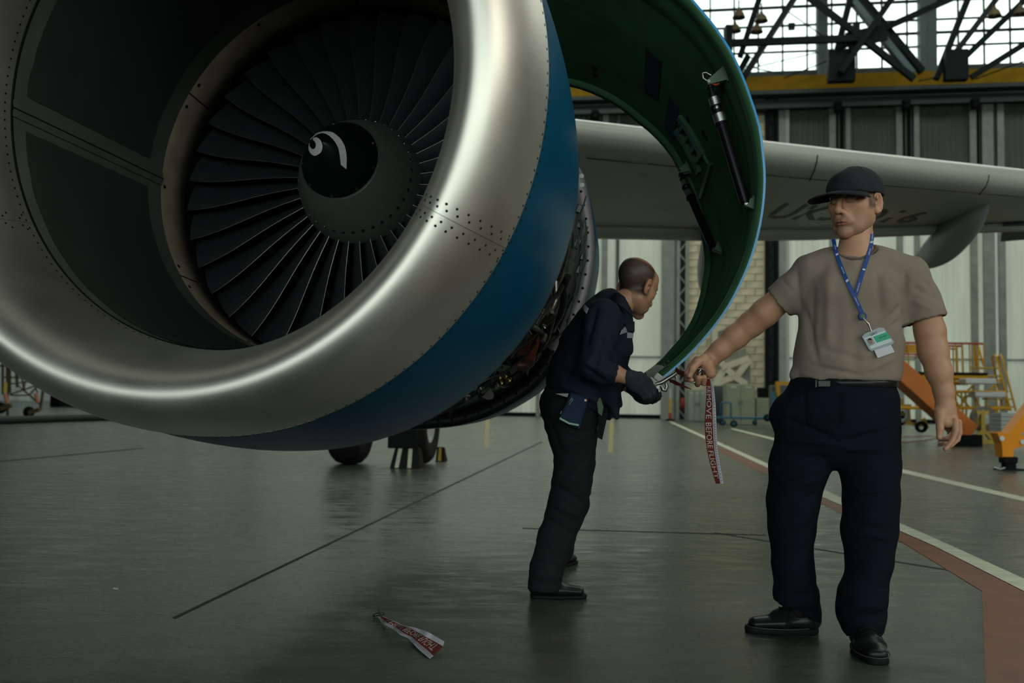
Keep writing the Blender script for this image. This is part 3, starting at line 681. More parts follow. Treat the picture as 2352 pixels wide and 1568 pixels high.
def dens(a, k=6):
    a = np.array(a, float); p_ = np.concatenate([[2 * a[0] - a[1]], a, [2 * a[-1] - a[-2]]]); o_ = []
    for i in range(1, len(p_) - 2):
        for u in np.linspace(0, 1, k, endpoint=False): o_.append(.5 * (2 * p_[i] + (p_[i + 1] - p_[i - 1]) * u + (2 * p_[i - 1] - 5 * p_[i] + 4 * p_[i + 1] - p_[i + 2]) * u * u + (3 * p_[i] - p_[i - 1] - 3 * p_[i + 1] + p_[i + 2]) * u ** 3))
    return np.array(o_ + [a[-1]])
def dens_(a, k=4):
    a = np.array(a, float); t = np.linspace(0, len(a) - 1, (len(a) - 1) * k + 1); return np.stack([np.interp(t, range(len(a)), a[:, i]) for i in (0, 1)], 1)
for oo, ii in ((A_o, A_i), (B_o, B_i)):
    rows = []
    for a, b in zip(dens(oo), dens(ii)):
        row = []
        for f in (0, .25, .5, .75, 1):
            q = a * (1 - f) + b * f; s_, th, _ = on_spin(*zs(*q)); row.append(spn(s_, th, .0016)[0])
        rows.append(row)
    mb.sheet(rows)
build('swirl_mark', mb, M_WHITE, cap, label='white spiral mark')
# fan case, gearbox, pipes behind the intake
c0 = np.array([-.80, 4.28, 1.83])
build('fan_case', MB().lathe([(-.05, .90), (0, .985), (.05, .985), (.055, .955), (.40, .955), (.41, .975), (.46, .975), (.47, .95), (.95, .95), (.96, .975), (1.0, .975), (1.01, .945), (1.65, .93)], c0, AE, 96), M_CASE, plane)
RC = np.array([-.586, 5.882, 1.761]); RN = AE
Wp = [(1340, 403), (1352, 450), (1362, 510), (1366, 545), (1365, 600), (1358, 640), (1350, 680), (1290, 800), (1262, 855), (1225, 895), (1180, 925), (1130, 952), (1060, 975), (1000, 982)]
ra_ = [on_plane(x, y, RC, RN) for x, y in Wp]; ra_ = sorted([(a, r) for r, a in ra_])
RA_, RR_ = np.array([a for a, r in ra_]), np.array([r for a, r in ra_])
def rrad(th):
    th = (th + PI) % (2 * PI) - PI
    if th < RA_[0]: k = sstep(RA_[0] - th, 0, .5); return RR_[0] * (1 - k) + 1.07 * k
    if th > RA_[-1]: k = sstep(th - RA_[-1], 0, .5); return RR_[-1] * (1 - k) + 1.0 * k
    return float(np.interp(th, RA_, RR_))
def rev(s_, th, k): return RC + RN * s_ + (rrad(th) * k) * (math.cos(th) * frame2(RN)[0] + math.sin(th) * frame2(RN)[1])
ths = np.linspace(-PI, PI, 120)
build('reverser_cowl', MB().sheet([[rev(s_, a, k) for a in ths] for s_, k in ((.0, 1.0), (.05, 1.004), (.5, 1.0), (1.1, .93), (1.7, .80), (1.72, .5))]), M_BLUE, plane)
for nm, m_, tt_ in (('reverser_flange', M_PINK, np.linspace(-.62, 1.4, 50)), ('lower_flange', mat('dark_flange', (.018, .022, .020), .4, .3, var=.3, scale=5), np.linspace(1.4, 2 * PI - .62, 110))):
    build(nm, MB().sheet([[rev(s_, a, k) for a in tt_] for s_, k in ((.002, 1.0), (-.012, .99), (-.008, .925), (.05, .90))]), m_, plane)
dots('flange_bolts', [(rev(-.013, a, .965), -AE) for a in np.linspace(-2.2, 1.2, 44)], .008, plane, M_DARK, .003)
build('reverser_inner_wall', MB().sheet([[rev(s_, a, k) for a in ths] for s_, k in ((-.55, .90), (.0, .925), (.2, .93))]), mat('dark_inner_wall', (.022, .028, .024), .4, .3, var=.3, scale=4), plane)
def fc(th, s_, r): X, Y = frame2(AE); return c0 + AE * s_ + r * (math.cos(th) * X + math.sin(th) * Y)
mb = MB()
for (a0, a1, s0, s1, r0, r1) in ((-1.25, -.85, .35, 1.0, .95, 1.035), (-1.75, -1.3, .3, 1.1, .95, 1.06), (-.8, -.5, .55, .9, .95, 1.02), (-2.3, -1.8, .4, 1.2, .95, 1.04)):
    A_ = np.linspace(a0, a1, 8)
    mb.sheet([[fc(a, s_, r) for a in A_] for s_, r in ((s0, r0), (s0, r1 - .01), (s0 + .01, r1), (s1 - .01, r1), (s1, r1 - .01), (s1, r0))]); 
    mb.sheet([[fc(a0, s_, r) for s_ in (s0, s1)] for r in (r0, r1)]); mb.sheet([[fc(a1, s_, r) for s_ in (s0, s1)] for r in (r0, r1)])
build('accessory_gearbox', mb, M_DSTEEL, plane)
rg = random.Random(5)
for k in range(34):
    th = rg.uniform(-1.75, -.5); s_ = rg.uniform(.1, 1.35); r = rg.uniform(1.0, 1.07); pts = []; dth, ds = rg.choice([(.0, .10), (.09, .0), (.06, .06), (.05, -.08), (.0, .16)])
    for i in range(7):
        pts.append(fc(th, s_, r)); th += dth * rg.uniform(.4, 1.2); s_ += ds * rg.uniform(.4, 1.2); r += rg.uniform(-.014, .012); r = min(max(r, .985), 1.09)
    rad = rg.choice([.006, .009, .013, .018]); build('pipe', MB().tube(pts, rad, 7), rg.choice([M_DSTEEL, M_DSTEEL, M_DSTEEL, M_CASE, M_CASE, M_DGREEN, M_STEEL]), plane)
for k in range(40):
    th = rg.uniform(-1.7, -.45); s_ = rg.uniform(.2, 1.3); p = fc(th, s_, rg.uniform(1.03, 1.075)); nn = fc(th, s_, 2) - fc(th, s_, 1); d_ = np.array([rg.uniform(-1, 1) for _ in range(3)])
    q = p + d_ / np.linalg.norm(d_) * rg.uniform(.02, .05); mb = MB(); rr = rg.uniform(.008, .02)
    mb.tube([p, p + (q - p) * .4], rr, 6, smooth=False); mb.tube([p + (q - p) * .4, p + (q - p) * .6], rr * 1.4, 6, smooth=False); mb.tube([p + (q - p) * .6, q], rr * .7, 8)
    build('coupling', mb, rg.choice([M_STEEL, M_DSTEEL, M_DSTEEL, M_DSTEEL, M_CASE]), plane)
def pt(px, py, d): return P(px, py, d)
D5 = 4.95
build('sleeved_hose', MB().tube([pt(1236, 722, D5), pt(1234, 728, D5), pt(1229, 760, D5), pt(1225, 790, D5), pt(1216, 822, D5 + .02)], [.012, .026, .028, .030, .026], 14), M_REDTUBE, plane, label='red sleeved hose')
build('hose_clamp', MB().tube([pt(1230, 755, D5), pt(1229.5, 758, D5)], .030, 14), M_DARK, plane)
build('hose_fitting', MB().tube([pt(1237, 742 - 30, D5), pt(1236, 724, D5)], [.018, .021], 8, smooth=False), M_DSTEEL, plane)
build('bleed_duct', MB().tube([pt(1183, 806, D5), pt(1200, 808, D5 + .02), pt(1212, 818, D5 + .03), pt(1214, 832, D5 + .03), pt(1202, 840, D5), pt(1188, 838, D5)], [.028, .032, .033, .032, .03, .024], 12), M_COPPER, plane)
build('silver_pipe', MB().tube([pt(1276, 645, D5 + .1), pt(1277, 672, D5 + .1), pt(1276, 690, D5 + .1), pt(1266, 712, D5 + .08), pt(1263, 730, D5 + .05), pt(1257, 755, D5 + .05), pt(1246, 785, D5)], [.014] * 4 + [.013] * 3, 10), mat('warm_silver', (.35, .32, .28), .3, .8), plane)
build('silver_pipe', MB().tube([pt(1269, 640, D5 + .12), pt(1266, 690, D5 + .12), pt(1258, 720, D5 + .1), pt(1254, 740, D5 + .1)], .012, 10), M_DSTEEL, plane)
for x, y in ((1264, 716), (1261, 746)):
    build('pipe_clamp', MB().tube([pt(x, y, D5 + .06), pt(x - 1, y + 4, D5 + .06)], .021, 12), M_STEEL, plane)
mb = MB()
for x, y, r in ((1146, 866, .016), (1150, 878, .013), (1160, 862, .012), (1168, 872, .014)): mb.tube([pt(x - 4, y - 5, 4.85), pt(x, y, 4.83), pt(x + 4, y + 3, 4.83)], [r, r * 1.2, r], 10)
build('brass_valve', mb, M_BRASS, plane)
build('blue_cable', MB().tube([pt(1126, 858, 4.6), pt(1130, 872, 4.62), pt(1134, 862, 4.66), pt(1140, 850, 4.66)], .003, 6), mat('blue_cable', (.02, .05, .25), .4), plane)
v0 = [pt(1107, 912, 4.75), pt(1128, 892, 4.75), pt(1135, 908, 4.75), pt(1132, 916, 4.75), pt(1122, 918, 4.75)]
build('lug_plate', MB().add(v0 + [p - AE * .01 for p in v0], [(0, 1, 2, 3, 4), (5, 6, 7, 8, 9)]), M_CASE, plane)
for pts in ([(1346, 450), (1338, 480), (1331, 500), (1336, 530), (1328, 560)], [(1350, 520), (1342, 545), (1345, 600), (1334, 640), (1325, 680)], [(1341, 560), (1330, 585), (1322, 620), (1326, 660), (1315, 700)], [(1330, 490), (1324, 520), (1318, 560), (1312, 610)], [(1305, 735), (1300, 755), (1285, 770), (1262, 790), (1248, 803)], [(1340, 470), (1333, 500), (1340, 520), (1330, 545), (1322, 570)], [(1344, 505), (1348, 540), (1342, 570), (1338, 620), (1330, 660)], [(1336, 600), (1328, 640), (1318, 690), (1305, 735)], [(1325, 520), (1330, 560), (1322, 600)]):
    build('wire_loom', MB().tube([pt(x, y, 5.45) for x, y in pts], .0045, 7), mat('green_wire_loom', (.06, .09, .07), .5), plane)
for x, y, c in ((1330, 480, .03), (1332, 515, .03), (1326, 560, .035), (1338, 590, .025), (1330, 620, .03), (1306, 735, .02)):
    build('bracket', MB().box(pt(x, y, 5.47), (c, .03, c * 1.6), rotm('Y', 20), bev=.004), M_DSTEEL, plane)
for x, y in ((1336, 404), (1337, 425)): build('pulley', MB().disc(pt(x, y, 5.0), -AE, .012, 12, th=.01), M_STEEL, plane)
# ---- open fan cowl door
DC0, DR0 = np.array([-.036, 4.505, 1.89]), 1.155
DC1, DR1 = np.array([.119, 5.742, 1.750]), 1.010
DFp = [(1594, 0), (1609, 19), (1647, 65), (1682, 119), (1705, 168), (1728, 230), (1747, 291), (1754, 344), (1759, 402), (1754, 482), (1743, 540), (1726, 598), (1703, 652), (1674, 707), (1637, 758), (1594, 807), (1551, 847), (1502, 886)]
DAp = [(1322, 189), (1364, 203), (1418, 230), (1475, 274), (1513, 306), (1552, 352), (1567, 379), (1600, 450), (1622, 530), (1633, 609), (1627, 649), (1617, 698), (1600, 744), (1580, 776), (1551, 810), (1522, 842), (1488, 867)]
def rimfit(pts, c):
    q = sorted([(a, r) for r, a in (on_plane(x, y, c, AE) for x, y in pts)]); return np.array([a for a, r in q]), np.array([r for a, r in q])
A0d, R0d = rimfit(DFp, DC0); A1d, R1d = rimfit(DAp, DC1)
HT = math.radians(112)
def rimpt(c, Aa, Rr, r0, u):
    th = Aa[0] + (HT - Aa[0]) * u
    r = float(np.interp(th, Aa, Rr)) if th < Aa[-1] else Rr[-1] + (r0 - Rr[-1]) * sstep(th - Aa[-1], 0, .6)
    X, Y = frame2(AE); return c + r * (math.cos(th) * X + math.sin(th) * Y), (math.cos(th) * X + math.sin(th) * Y)
def door(t, u, inn=0.0):
    p0, n0 = rimpt(DC0, A0d, R0d, DR0, u); p1, n1 = rimpt(DC1, A1d, R1d, DR1, u); return p0 * (1 - t) + p1 * t - (n0 * (1 - t) + n1 * t) * inn
us = np.linspace(0, 1, 70); tv = np.linspace(0, 1, 12)
dmb = MB()
O_ = [[door(t, u, 0) for u in us] for t in tv]; I_ = [[door(t, u, .010) for u in us] for t in tv]
dmb.sheet(O_, 0); dmb.sheet([r[::-1] for r in I_], 1)
dmb.sheet([O_[0], I_[0]], 2, False); dmb.sheet([I_[-1], O_[-1]], 1, False); dmb.sheet([[r[0] for r in O_], [r[0] for r in I_]], 1, False); dmb.sheet([[r[-1] for r in I_], [r[-1] for r in O_]], 1, False)
M_EDGE = mat('sky_blue_door_edge', (.04, .30, .62), .3, coat=.3)
cowl_door = build('fan_cowl_door', dmb, [M_BLUE, M_GREEN, M_EDGE], plane, label='fan cowl door swung open, green primer inside and blue edge')
def rib(t0, t1, u0, u1, h, m, name, n=40, bev=.3):
    U = np.linspace(u0, u1, n); mb = MB(); w_ = (t1 - t0) * bev
    mb.sheet([[door(t, u, k) for u in U] for t, k in ((t0, .009), (t0 + w_ * .3, .010 + h), (t1 - w_ * .3, .010 + h), (t1, .009))]); return build(name, mb, m, cowl_door)
rib(.000, .045, 0, 1, .022, M_GREEN2, 'front_land'); rib(.07, .20, .03, 1, .012, M_GREEN, 'stiffener_band', bev=1.2)
rib(.96, 1.0, 0, 1, .025, M_GREEN, 'rear_land')
mb = MB(); tt = np.linspace(0, 1, 12)
mb.sheet([[door(t, u, k) for t in tt] for u, k in ((0.0, .008), (.004, .035), (.03, .035), (.036, .010))]); build('latch_beam', mb, M_GREEN2, cowl_door)
def dfind(px, py):
    return surf_find(lambda t, a: door(t, a, .012), px, py, 0, 1, 0, 1, 14, 60)
def dpatch(name, pix, h, m):
    q = [dfind(*p) for p in pix]; mb = MB(); n_ = 8; rows = []
    for i in range(n_ + 1):
        f = i / n_; a = np.array(q[0]) * (1 - f) + np.array(q[3]) * f; b = np.array(q[1]) * (1 - f) + np.array(q[2]) * f
        rows.append([door(*(a * (1 - g_) + b * g_), .012 + h) for g_ in np.linspace(0, 1, 7)])
    mb.ribbon(rows, abs(h) * 2 + .002, smooth=False); return build(name, mb, m, cowl_door)
dpatch('inner_panel', [(1485, 108), (1520, 140), (1513, 228), (1480, 205)], .003, M_DGREEN)
dpatch('inner_panel', [(1538, 218), (1560, 245), (1548, 318), (1528, 292)], .003, M_DGREEN)
dpatch('grille_frame', [(1560, 268), (1600, 320), (1628, 375), (1590, 330)], .006, M_GREEN)
for a in ([(1560, 270), (1564, 262), (1620, 352), (1616, 362)], [(1553, 300), (1557, 293), (1612, 392), (1607, 398)], [(1560, 300), (1568, 287), (1573, 292), (1564, 306)], [(1575, 325), (1583, 308), (1588, 313), (1579, 331)], [(1588, 350), (1597, 331), (1602, 338), (1592, 356)], [(1600, 375), (1609, 352), (1614, 360), (1604, 381)], [(1612, 450), (1636, 372), (1640, 378), (1617, 455)]):
    dpatch('grille_bar', a, .010, M_GREEN2)
for x, y in ((1580, 275), (1615, 305), (1608, 335), (1622, 317), (1366, 156), (1367, 172)):
    t, u = dfind(x, y); p = door(t, u, .016); nn = door(t, u, 1) - door(t, u, 0); build('drain_cup', MB().disc(p, nn, .016, 10, th=.01), M_DARK, cowl_door)
def rod(px0, px1, off0, off1, sc):
    t0, u0 = dfind(*px0); t1, u1 = dfind(*px1); a = door(t0, u0, off0); b = door(t1, u1, off1); d = b - a; L_ = np.linalg.norm(d); d /= L_
    r = .0165 * sc; mb = MB(); q = lambda f: a + d * L_ * f
    mb.tube([q(.0), q(.03)], r * .55, 12); mb.tube([q(.03), q(.05)], r * 1.0, 12); mb.tube([q(.05), q(.09)], r * .7, 12)
    mb.tube([q(.09), q(.13)], r * 1.25, 16)
    mb.tube([q(.13), q(.195)], r * 1.5, 20, 1); mb.tube([q(.195), q(.207)], r * 1.65, 16); mb.tube([q(.205), q(.235)], r * .9, 14, 1); mb.tube([q(.23), q(.265)], r * 1.5, 16)
    mb.tube([q(.265), q(.335)], r * 1.75, 20, 1); mb.tube([q(.335), q(.355)], r * 1.8, 16)
    mb.tube([q(.35), q(.985)], r * 1.45, 20, 0); mb.tube([q(.985), q(1.0)], r * 1.2, 16)
    ro = build('hold_open_rod', mb, [mat('black_anodised_rod', (.010, .009, .012), .3, .3), mat('silver_collar', (.50, .50, .49), .35, 1.0)], cowl_door)
    for k_, (t, u, p) in enumerate(((t0, u0, a), (t1, u1, b))):
        w0 = door(t, u, .012); x_ = (p - w0); nn = x_ / np.linalg.norm(x_); sd = np.cross(nn, d); br = MB()
        br.box((w0 + nn * .004 + (p - w0) * 0), (.035 * sc, .085 * sc, .008), np.stack([sd, d, nn], 1), bev=.002)
        for s_ in (-.010, .010):
            tri = [w0 - d * .035 * sc, w0 + d * .035 * sc, p + d * .010 + nn * .008, p - d * .010 + nn * .008]; tri = [x + sd * s_ for x in tri]
            br.add([x + sd * .002 for x in tri] + [x - sd * .002 for x in tri], [(0, 1, 2, 3), (7, 6, 5, 4), (0, 4, 5, 1), (1, 5, 6, 2), (2, 6, 7, 3), (3, 7, 4, 0)])
        build('rod_bracket', br, mat('pale_green_bracket', (.10, .17, .10), .4), cowl_door)
        build('pivot_bolt', MB().tube([p - sd * .018, p + sd * .018], .008, 10), M_STEEL, cowl_door)
    return a, b, d
a, b, d = rod((1668, 168), (1738, 470), .10, .06, 1.0)
build('hook_catch', MB().tube([a + d * .0, a - d * .02 - _r * .02, a - d * .045 - _r * .02, a - d * .05, a - d * .035 + _r * .02], .006, 8), M_STEEL, cowl_door)
build('catch_lever', MB().tube([a + d * .005 + _r * .0, a + d * .012 + _r * .03, a + d * .006 + _r * .045], .006, 8), mat('red_lever', (.35, .06, .03), .4), cowl_door)
rod((1583, 384), (1655, 572), .07, .05, .95)
# latches at the lower edge of the door
tipf, tipb = door(0, 0), door(1, 0)
for i, (x, y) in enumerate(((1514, 868), (1500, 878))):
    build('latch_plate', MB().box(P(x, y, 4.38), (.045, .012, .030), rotm('Y', 38), bev=.004), mat('white_latch', (.5, .5, .45), .4), cowl_door)
for x, y, s_ in ((1570, 816, .012), (1562, 824, .012), (1534, 830, .010), (1526, 838, .010)):
    build('edge_clip', MB().box(P(x, y, 4.42), (s_, .03, s_), rotm('Y', 40)), M_DGREEN, cowl_door)
mb = MB(); mb.tube([P(1519, 886, 4.32), P(1522, 895, 4.32), P(1528, 897, 4.32), P(1532, 888, 4.32), P(1530, 880, 4.32)], .008, 8)
build('latch_hook', mb, M_STEEL, cowl_door)
build('latch_handle', MB().tube([P(1506, 882, 4.30), P(1520, 878, 4.30), P(1545, 862, 4.30), P(1562, 850, 4.30)], [.007, .010, .010, .006], 8), M_STEEL, cowl_door)
for x, y in ((1512, 893), (1540, 872), (1552, 862)): build('latch_pin', MB().tube([P(x, y, 4.31), P(x + 2, y + 7, 4.31)], .006, 8), M_STEEL, cowl_door)
build('wire_lock', MB().tube([P(1478, 892, 4.3), P(1490, 886, 4.3)], .002, 6), M_STEEL, cowl_door)
build('edge_pad', MB().tube([P(1737, 500, 4.48), P(1735, 512, 4.48), P(1731, 532, 4.48)], [.012, .018, .012], 10), mat('pale_pad', (.25, .32, .22), .4), cowl_door)
# ---- pylon, wing, flap, fairings
build('pylon', MB().box((-.65, 7.2, 3.15), (.45, 4.0, .7), rotm('Z', -8), bev=.12), M_WING, plane)
def lerp(a, b, t): return a + (b - a) * t
st_ = []
for px in (1120, 1338, 1700, 2000, 2352, 2600):
    yl = 283 + (px - 1338) * .1154; le_ = PZ(px, yl + 10, 3.22); te_y = 13.35 if px < 1900 else 13.35 - (px - 1900) * .0022
    te = le_ + AE * (te_y - le_[1]) / AE[1]; te[2] = 3.10; st_.append((le_, te))
prof = [(1.0, .0), (.80, .055), (.55, .13), (.30, .20), (.12, .19), (.04, .135), (.01, .07), (0, .0), (.012, -.06), (.045, -.105), (.12, -.13), (.3, -.14), (.5, -.125), (.7, -.08), (.86, -.02), (.87, .02)]
mb = MB(); rows = []
for le_, te in st_:
    ch = te - le_; row = []
    for c, z in prof[:-1]: row.append(le_ + ch * c + np.array([0, 0, z * .95]))
    rows.append(row)
mb.sheet(rows); wing = build('wing', mb, M_WING, plane, label='light grey wing seen from below')
rows = []
for le_, te in st_:
    ch = te - le_; row = []
    for c, z in ((1.0, -.02), (.93, .03), (.86, .03), (.84, -.02), (.86, -.10), (.90, -.12), (.95, -.09), (1.0, -.035)): row.append(le_ + ch * c + np.array([0, 0, z]))
    rows.append(row)
build('flap', MB().sheet(rows), M_FLAP, wing)
def wbot(c, k0, k1, f, dz=0.0):
    le_ = lerp(st_[k0][0], st_[k1][0], f); te = lerp(st_[k0][1], st_[k1][1], f); z = np.interp(c, [0, .012, .045, .12, .3, .5, .7, .86], [0, -.06, -.105, -.13, -.14, -.125, -.08, -.02]); return le_ + (te - le_) * c + np.array([0, 0, z * .95 - dz])
for k0, f in ((2, .58), (3, .76)):
    build('slat_joint', MB().tube([wbot(c, k0, k0 + 1, f, .001) for c in (0, .004, .012, .03, .045, .08, .12)], .006, 6), M_DARK, wing)
for k0, f in ((1, .3), (2, .3), (3, .6)):
    build('access_cover', MB().sheet([[wbot(c, k0, k0 + 1, f + df, .003) for c in (.10, .14)] for df in (0, .05, .10)]), M_FLAP, wing)
lg = [[wbot(c, k, k + 1, f, .002) for c in (.105, .112)] for k in range(1, 5) for f in (0, .5)]; build('slat_edge_line', MB().sheet(lg), mat('panel_gap_grey', (.10, .11, .10), .6), wing)
tv_, tf_ = text_mesh('UK32016', 1.0, .018); tw_ = tv_[:, 0].max()
q = [PZ(1748, 492, 3.09), PZ(2090, 506, 3.09), PZ(2142, 477, 3.09), PZ(1800, 456, 3.09)]
tb = MB(); pts = []
for v in tv_:
    a, b_ = v[0] / tw_, v[1] / .72; p = (q[0] * (1 - a) + q[1] * a) * (1 - b_) + (q[3] * (1 - a) + q[2] * a) * b_
    # lay it on the wing's lower skin
    pts.append(p)
tb.add(pts, tf_)
for i, p in enumerate(tb.v):
    best = None
    p = np.array(p); x = p
    k = 0
    for k in range(len(st_) - 1):
        if st_[k][0][0] <= p[0] - (p[1] - st_[k][0][1]) * .14 < st_[k + 1][0][0]: break
    f = (p[0] - (p[1] - st_[k][0][1]) * .14 - st_[k][0][0]) / (st_[k + 1][0][0] - st_[k][0][0]); le_ = lerp(st_[k][0], st_[k + 1][0], f); te = lerp(st_[k][1], st_[k + 1][1], f)
    c = (p[1] - le_[1]) / (te[1] - le_[1]); z = wbot(c, k, k + 1, f, .004)[2]; tb.v[i] = (p[0], p[1], z)
build('registration_letters', tb, M_LETTER, wing, label='black letters UK32016')
def canoe(px, py, z, L_, r, dz, name='flap_track_fairing', back=0):
    p = PZ(px, py, z); rows = []
    for i in range(15):
        t = i / 14; k = math.sin(PI * min(t ** .75, 1)) ** .8 if 0 < t < 1 else .02; c = p + AE * L_ * t + np.array([0, 0, -dz * math.sin(t * PI * .6)])
        rows.append([c + k * r * np.array([math.cos(a) * .62, 0, math.sin(a) * 1.0]) for a in np.linspace(0, 2 * PI, 17)[:-1]])
    return build(name, MB().sheet(rows, closed=True), M_FAIR, plane)
canoe(2276, 452, 3.12, 3.4, .26, .28); canoe(1655, 495, 3.10, 4.2, .30, .42)
mb = MB(); q0 = [PZ(2305, 518, 3.05), PZ(2352, 512, 3.05), PZ(2420, 545, 3.05), PZ(2298, 555, 3.0)]; mb.add(q0 + [p + np.array([0, 0, .1]) for p in q0], [(0, 1, 2, 3), (4, 5, 6, 7), (0, 1, 5, 4), (3, 2, 6, 7), (0, 3, 7, 4)]); build('aileron_fence', mb, mat('dark_fairing', (.07, .08, .075), .5), plane)
# ---- landing gear
side = np.array([AE[1], -AE[0], 0])
gear = build('gear_strut', MB().tube([PF(885, 1062) + np.array([0, .2, .6]), PF(885, 1062) + np.array([0, .2, 3.1])], .10, 14), M_DSTEEL, plane)
for px in (800, 957):
    c = PF(px, 1066) + np.array([0, .12, .585]); tp = []
    for s_, r in ((-.17, .30), (-.195, .34), (-.20, .45), (-.185, .53), (-.14, .572), (-.07, .585), (.07, .585), (.14, .572), (.185, .53), (.20, .45), (.195, .34), (.17, .30)): tp.append((s_, r))
    wo = build('landing_wheel', MB().lathe(tp, c, side, 40), M_TYRE, plane)
    build('wheel_hub', MB().lathe([(-.16, .31), (-.05, .25), (-.05, .01), (.0, .01), (.10, .08), (.06, .20), (.12, .28), (.17, .305)], c, side, 32, smooth=False), M_HUB, wo)
    build('tread_grooves', MB().lathe([(-.085, .5862), (-.075, .5862)], c, side, 40).lathe([(-.005, .5862), (.005, .5862)], c, side, 40).lathe([(.075, .5862), (.085, .5862)], c, side, 40), M_DARK, wo)
build('gear_door', MB().box(P(925, 1005, 12.2), (.36, .06, .26), bev=.01), M_DARK, plane)
# ------------------------------------------------------------ people
M_SKIN = mat('skin', (.3, .16, .1), .5, vcol=True, bump=.06, bscale=350, sss=.06, var=.10, scale=60, spec=.4)
M_TEE = mat('taupe_cotton_jersey', (.200, .162, .130), .9, var=.10, scale=7, bump=.15, bscale=500, spec=.15)
M_TROU = mat('navy_work_cotton', (.0062, .0085, .0130), .9, var=.25, scale=8, bump=.2, bscale=400, spec=.06)
M_TROU2 = mat('charcoal_trouser_wool', (.010, .0125, .0135), .9, var=.25, scale=12, bump=.2, bscale=500, spec=.15)
M_SHIRT2 = mat('navy_work_shirt', (.009, .014, .024), .85, var=.25, scale=8, bump=.2, bscale=400, spec=.2)
M_CAPM = mat('charcoal_cap_cotton', (.020, .022, .025), .9, var=.2, scale=20, bump=.15, bscale=500, spec=.15)
M_GLOVE = mat('grey_knit_glove', (.040, .048, .058), .9, var=.3, scale=60, bump=.5, bscale=350, spec=.2)
M_LEATHER = mat('black_leather', (.010, .012, .012), .33, var=.2, scale=30, bump=.05, bscale=200)
M_SOLE = mat('black_sole_rubber', (.008, .009, .009), .7, spec=.08)
M_SOCK = mat('pale_sock', (.42, .38, .37), .9)
M_REFL = mat('grey_reflective_tape', (.22, .25, .27), .5)
def basis(fwd, up=(0, 0, 1)):
    f = np.array(fwd, float); f /= np.linalg.norm(f); u = np.array(up, float); l = np.cross(u, f); l /= np.linalg.norm(l); u = np.cross(f, l); return np.stack([l, f, u], 1)   # columns: subject's left, forward, up
SK = np.array([.42, .225, .135]); 
def head_field(neck=None, neck_r=.056, male=1.0):
    """skull, face, ears and neck in head coordinates (x to the subject's left, y forward, z up)"""
    F = Field((-.115, -.135, -.20), (.115, .150, .150), .0030)
    F.ell((0, -.018, .045), (.076, .098, .084), k=.01)
    F.ell((0, .025, -.012), (.063, .066, .086), k=.03); F.ell((0, .012, -.055), (.060, .062, .050), k=.03)
    for s in (-1, 1):
        F.rc((s * .052, -.005, -.045), (s * .031, .047, -.086), .019, .017, k=.025); F.rc((s * .031, .047, -.086), (0, .070, -.100), .017, .019, k=.02)
        F.ell((s * .044, .052, -.012), (.026, .026, .018), k=.022)
    F.ell((0, .078, -.100), (.022, .016, .017), k=.016)
    for s in (-1, 1): F.rc((s * .051, .024, -.015), (s * .035, .046, -.070), .016, .016, k=.03)
    F.rc((-.036, .080, .0255), (.036, .080, .0255), .0125, k=.014); F.ell((0, .055, .055), (.055, .030, .04), k=.03)
    for s in (-1, 1): F.ell((s * .031, .095, .0075), (.018, .013, .0095), k=.012, sub=True)
    F.rc((0, .090, .018), (0, .1155, -.0205), .0074, .0105, k=.010); F.ell((0, .1165, -.0265), (.0112, .0108, .0100), k=.008)
    for s in (-1, 1):
        F.ell((s * .0128, .1010, -.0300), (.0076, .0120, .0080), k=.006); F.ell((s * .0068, .110, -.0385), (.0040, .0065, .0035), k=.003, sub=True)
        F.ell((s * .031, .0800, .0075), (.0125, .0120, .0120), k=.002)
        F.rc((s * .017, .0895, .0095), (s * .031, .0945, .0120), .0048, k=.004); F.rc((s * .031, .0945, .0120), (s * .046, .0840, .0080), .0050, k=.004)
        F.rc((s * .018, .0890, .0020), (s * .031, .0915, -.0005), .0042, k=.004); F.rc((s * .031, .0915, -.0005), (s * .045, .0830, .0030), .0042, k=.004)
        F.rc((s * .020, .092, -.040), (s * .030, .082, -.058), .006, .005, k=.014)
    F.ell((0, .085, -.058), (.028, .018, .022), k=.016)
    for a, b, r in (((-.025, .0920, -.0610), (-.008, .1030, -.0570), .0040), ((-.008, .1030, -.0570), (.008, .1030, -.0570), .0044), ((.008, .1030, -.0570), (.025, .0920, -.0610), .0040),
                    ((-.023, .0910, -.0640), (-.007, .1005, -.0680), .0042), ((-.007, .1005, -.0680), (.007, .1005, -.0680), .0052), ((.007, .1005, -.0680), (.023, .0910, -.0640), .0042)): F.rc(a, b, r, k=.003)
    for a, b in (((-.023, .099, -.0625), (-.008, .1085, -.0620)), ((-.008, .1085, -.0620), (.008, .1085, -.0620)), ((.008, .1085, -.0620), (.023, .099, -.0625))): F.rc(a, b, .0026, k=.0015, sub=True)
    F.ell((0, .104, -.080), (.020, .006, .004), k=.01, sub=True)
    for s in (-1, 1):
        R = rotm('Z', s * 22) @ rotm('X', -8); c = np.array([s * .079, -.012, -.002])
        F.ell(c, (.0085, .020, .033), R, k=.006); F.ell(c + R @ np.array([s * .006, .002, .004]), (.006, .0105, .019), R, k=.004, sub=True)
        e = [c + R @ np.array([s * .006, .0165 * math.sin(t), .0285 * math.cos(t)]) for t in np.linspace(.9, -PI - .3, 9)]
        F.chain(e, [.0042] * 9, k=.003); F.ell(c + R @ np.array([s * .004, .007, -.026]), (.006, .008, .009), R, k=.004)
        F.ell(c + R @ np.array([s * .006, .011, -.004]), (.004, .004, .006), k=.003)
        F.ell(c + R @ np.array([s * .005, .001, .012]), (.0035, .004, .010), R, k=.003)
    return F
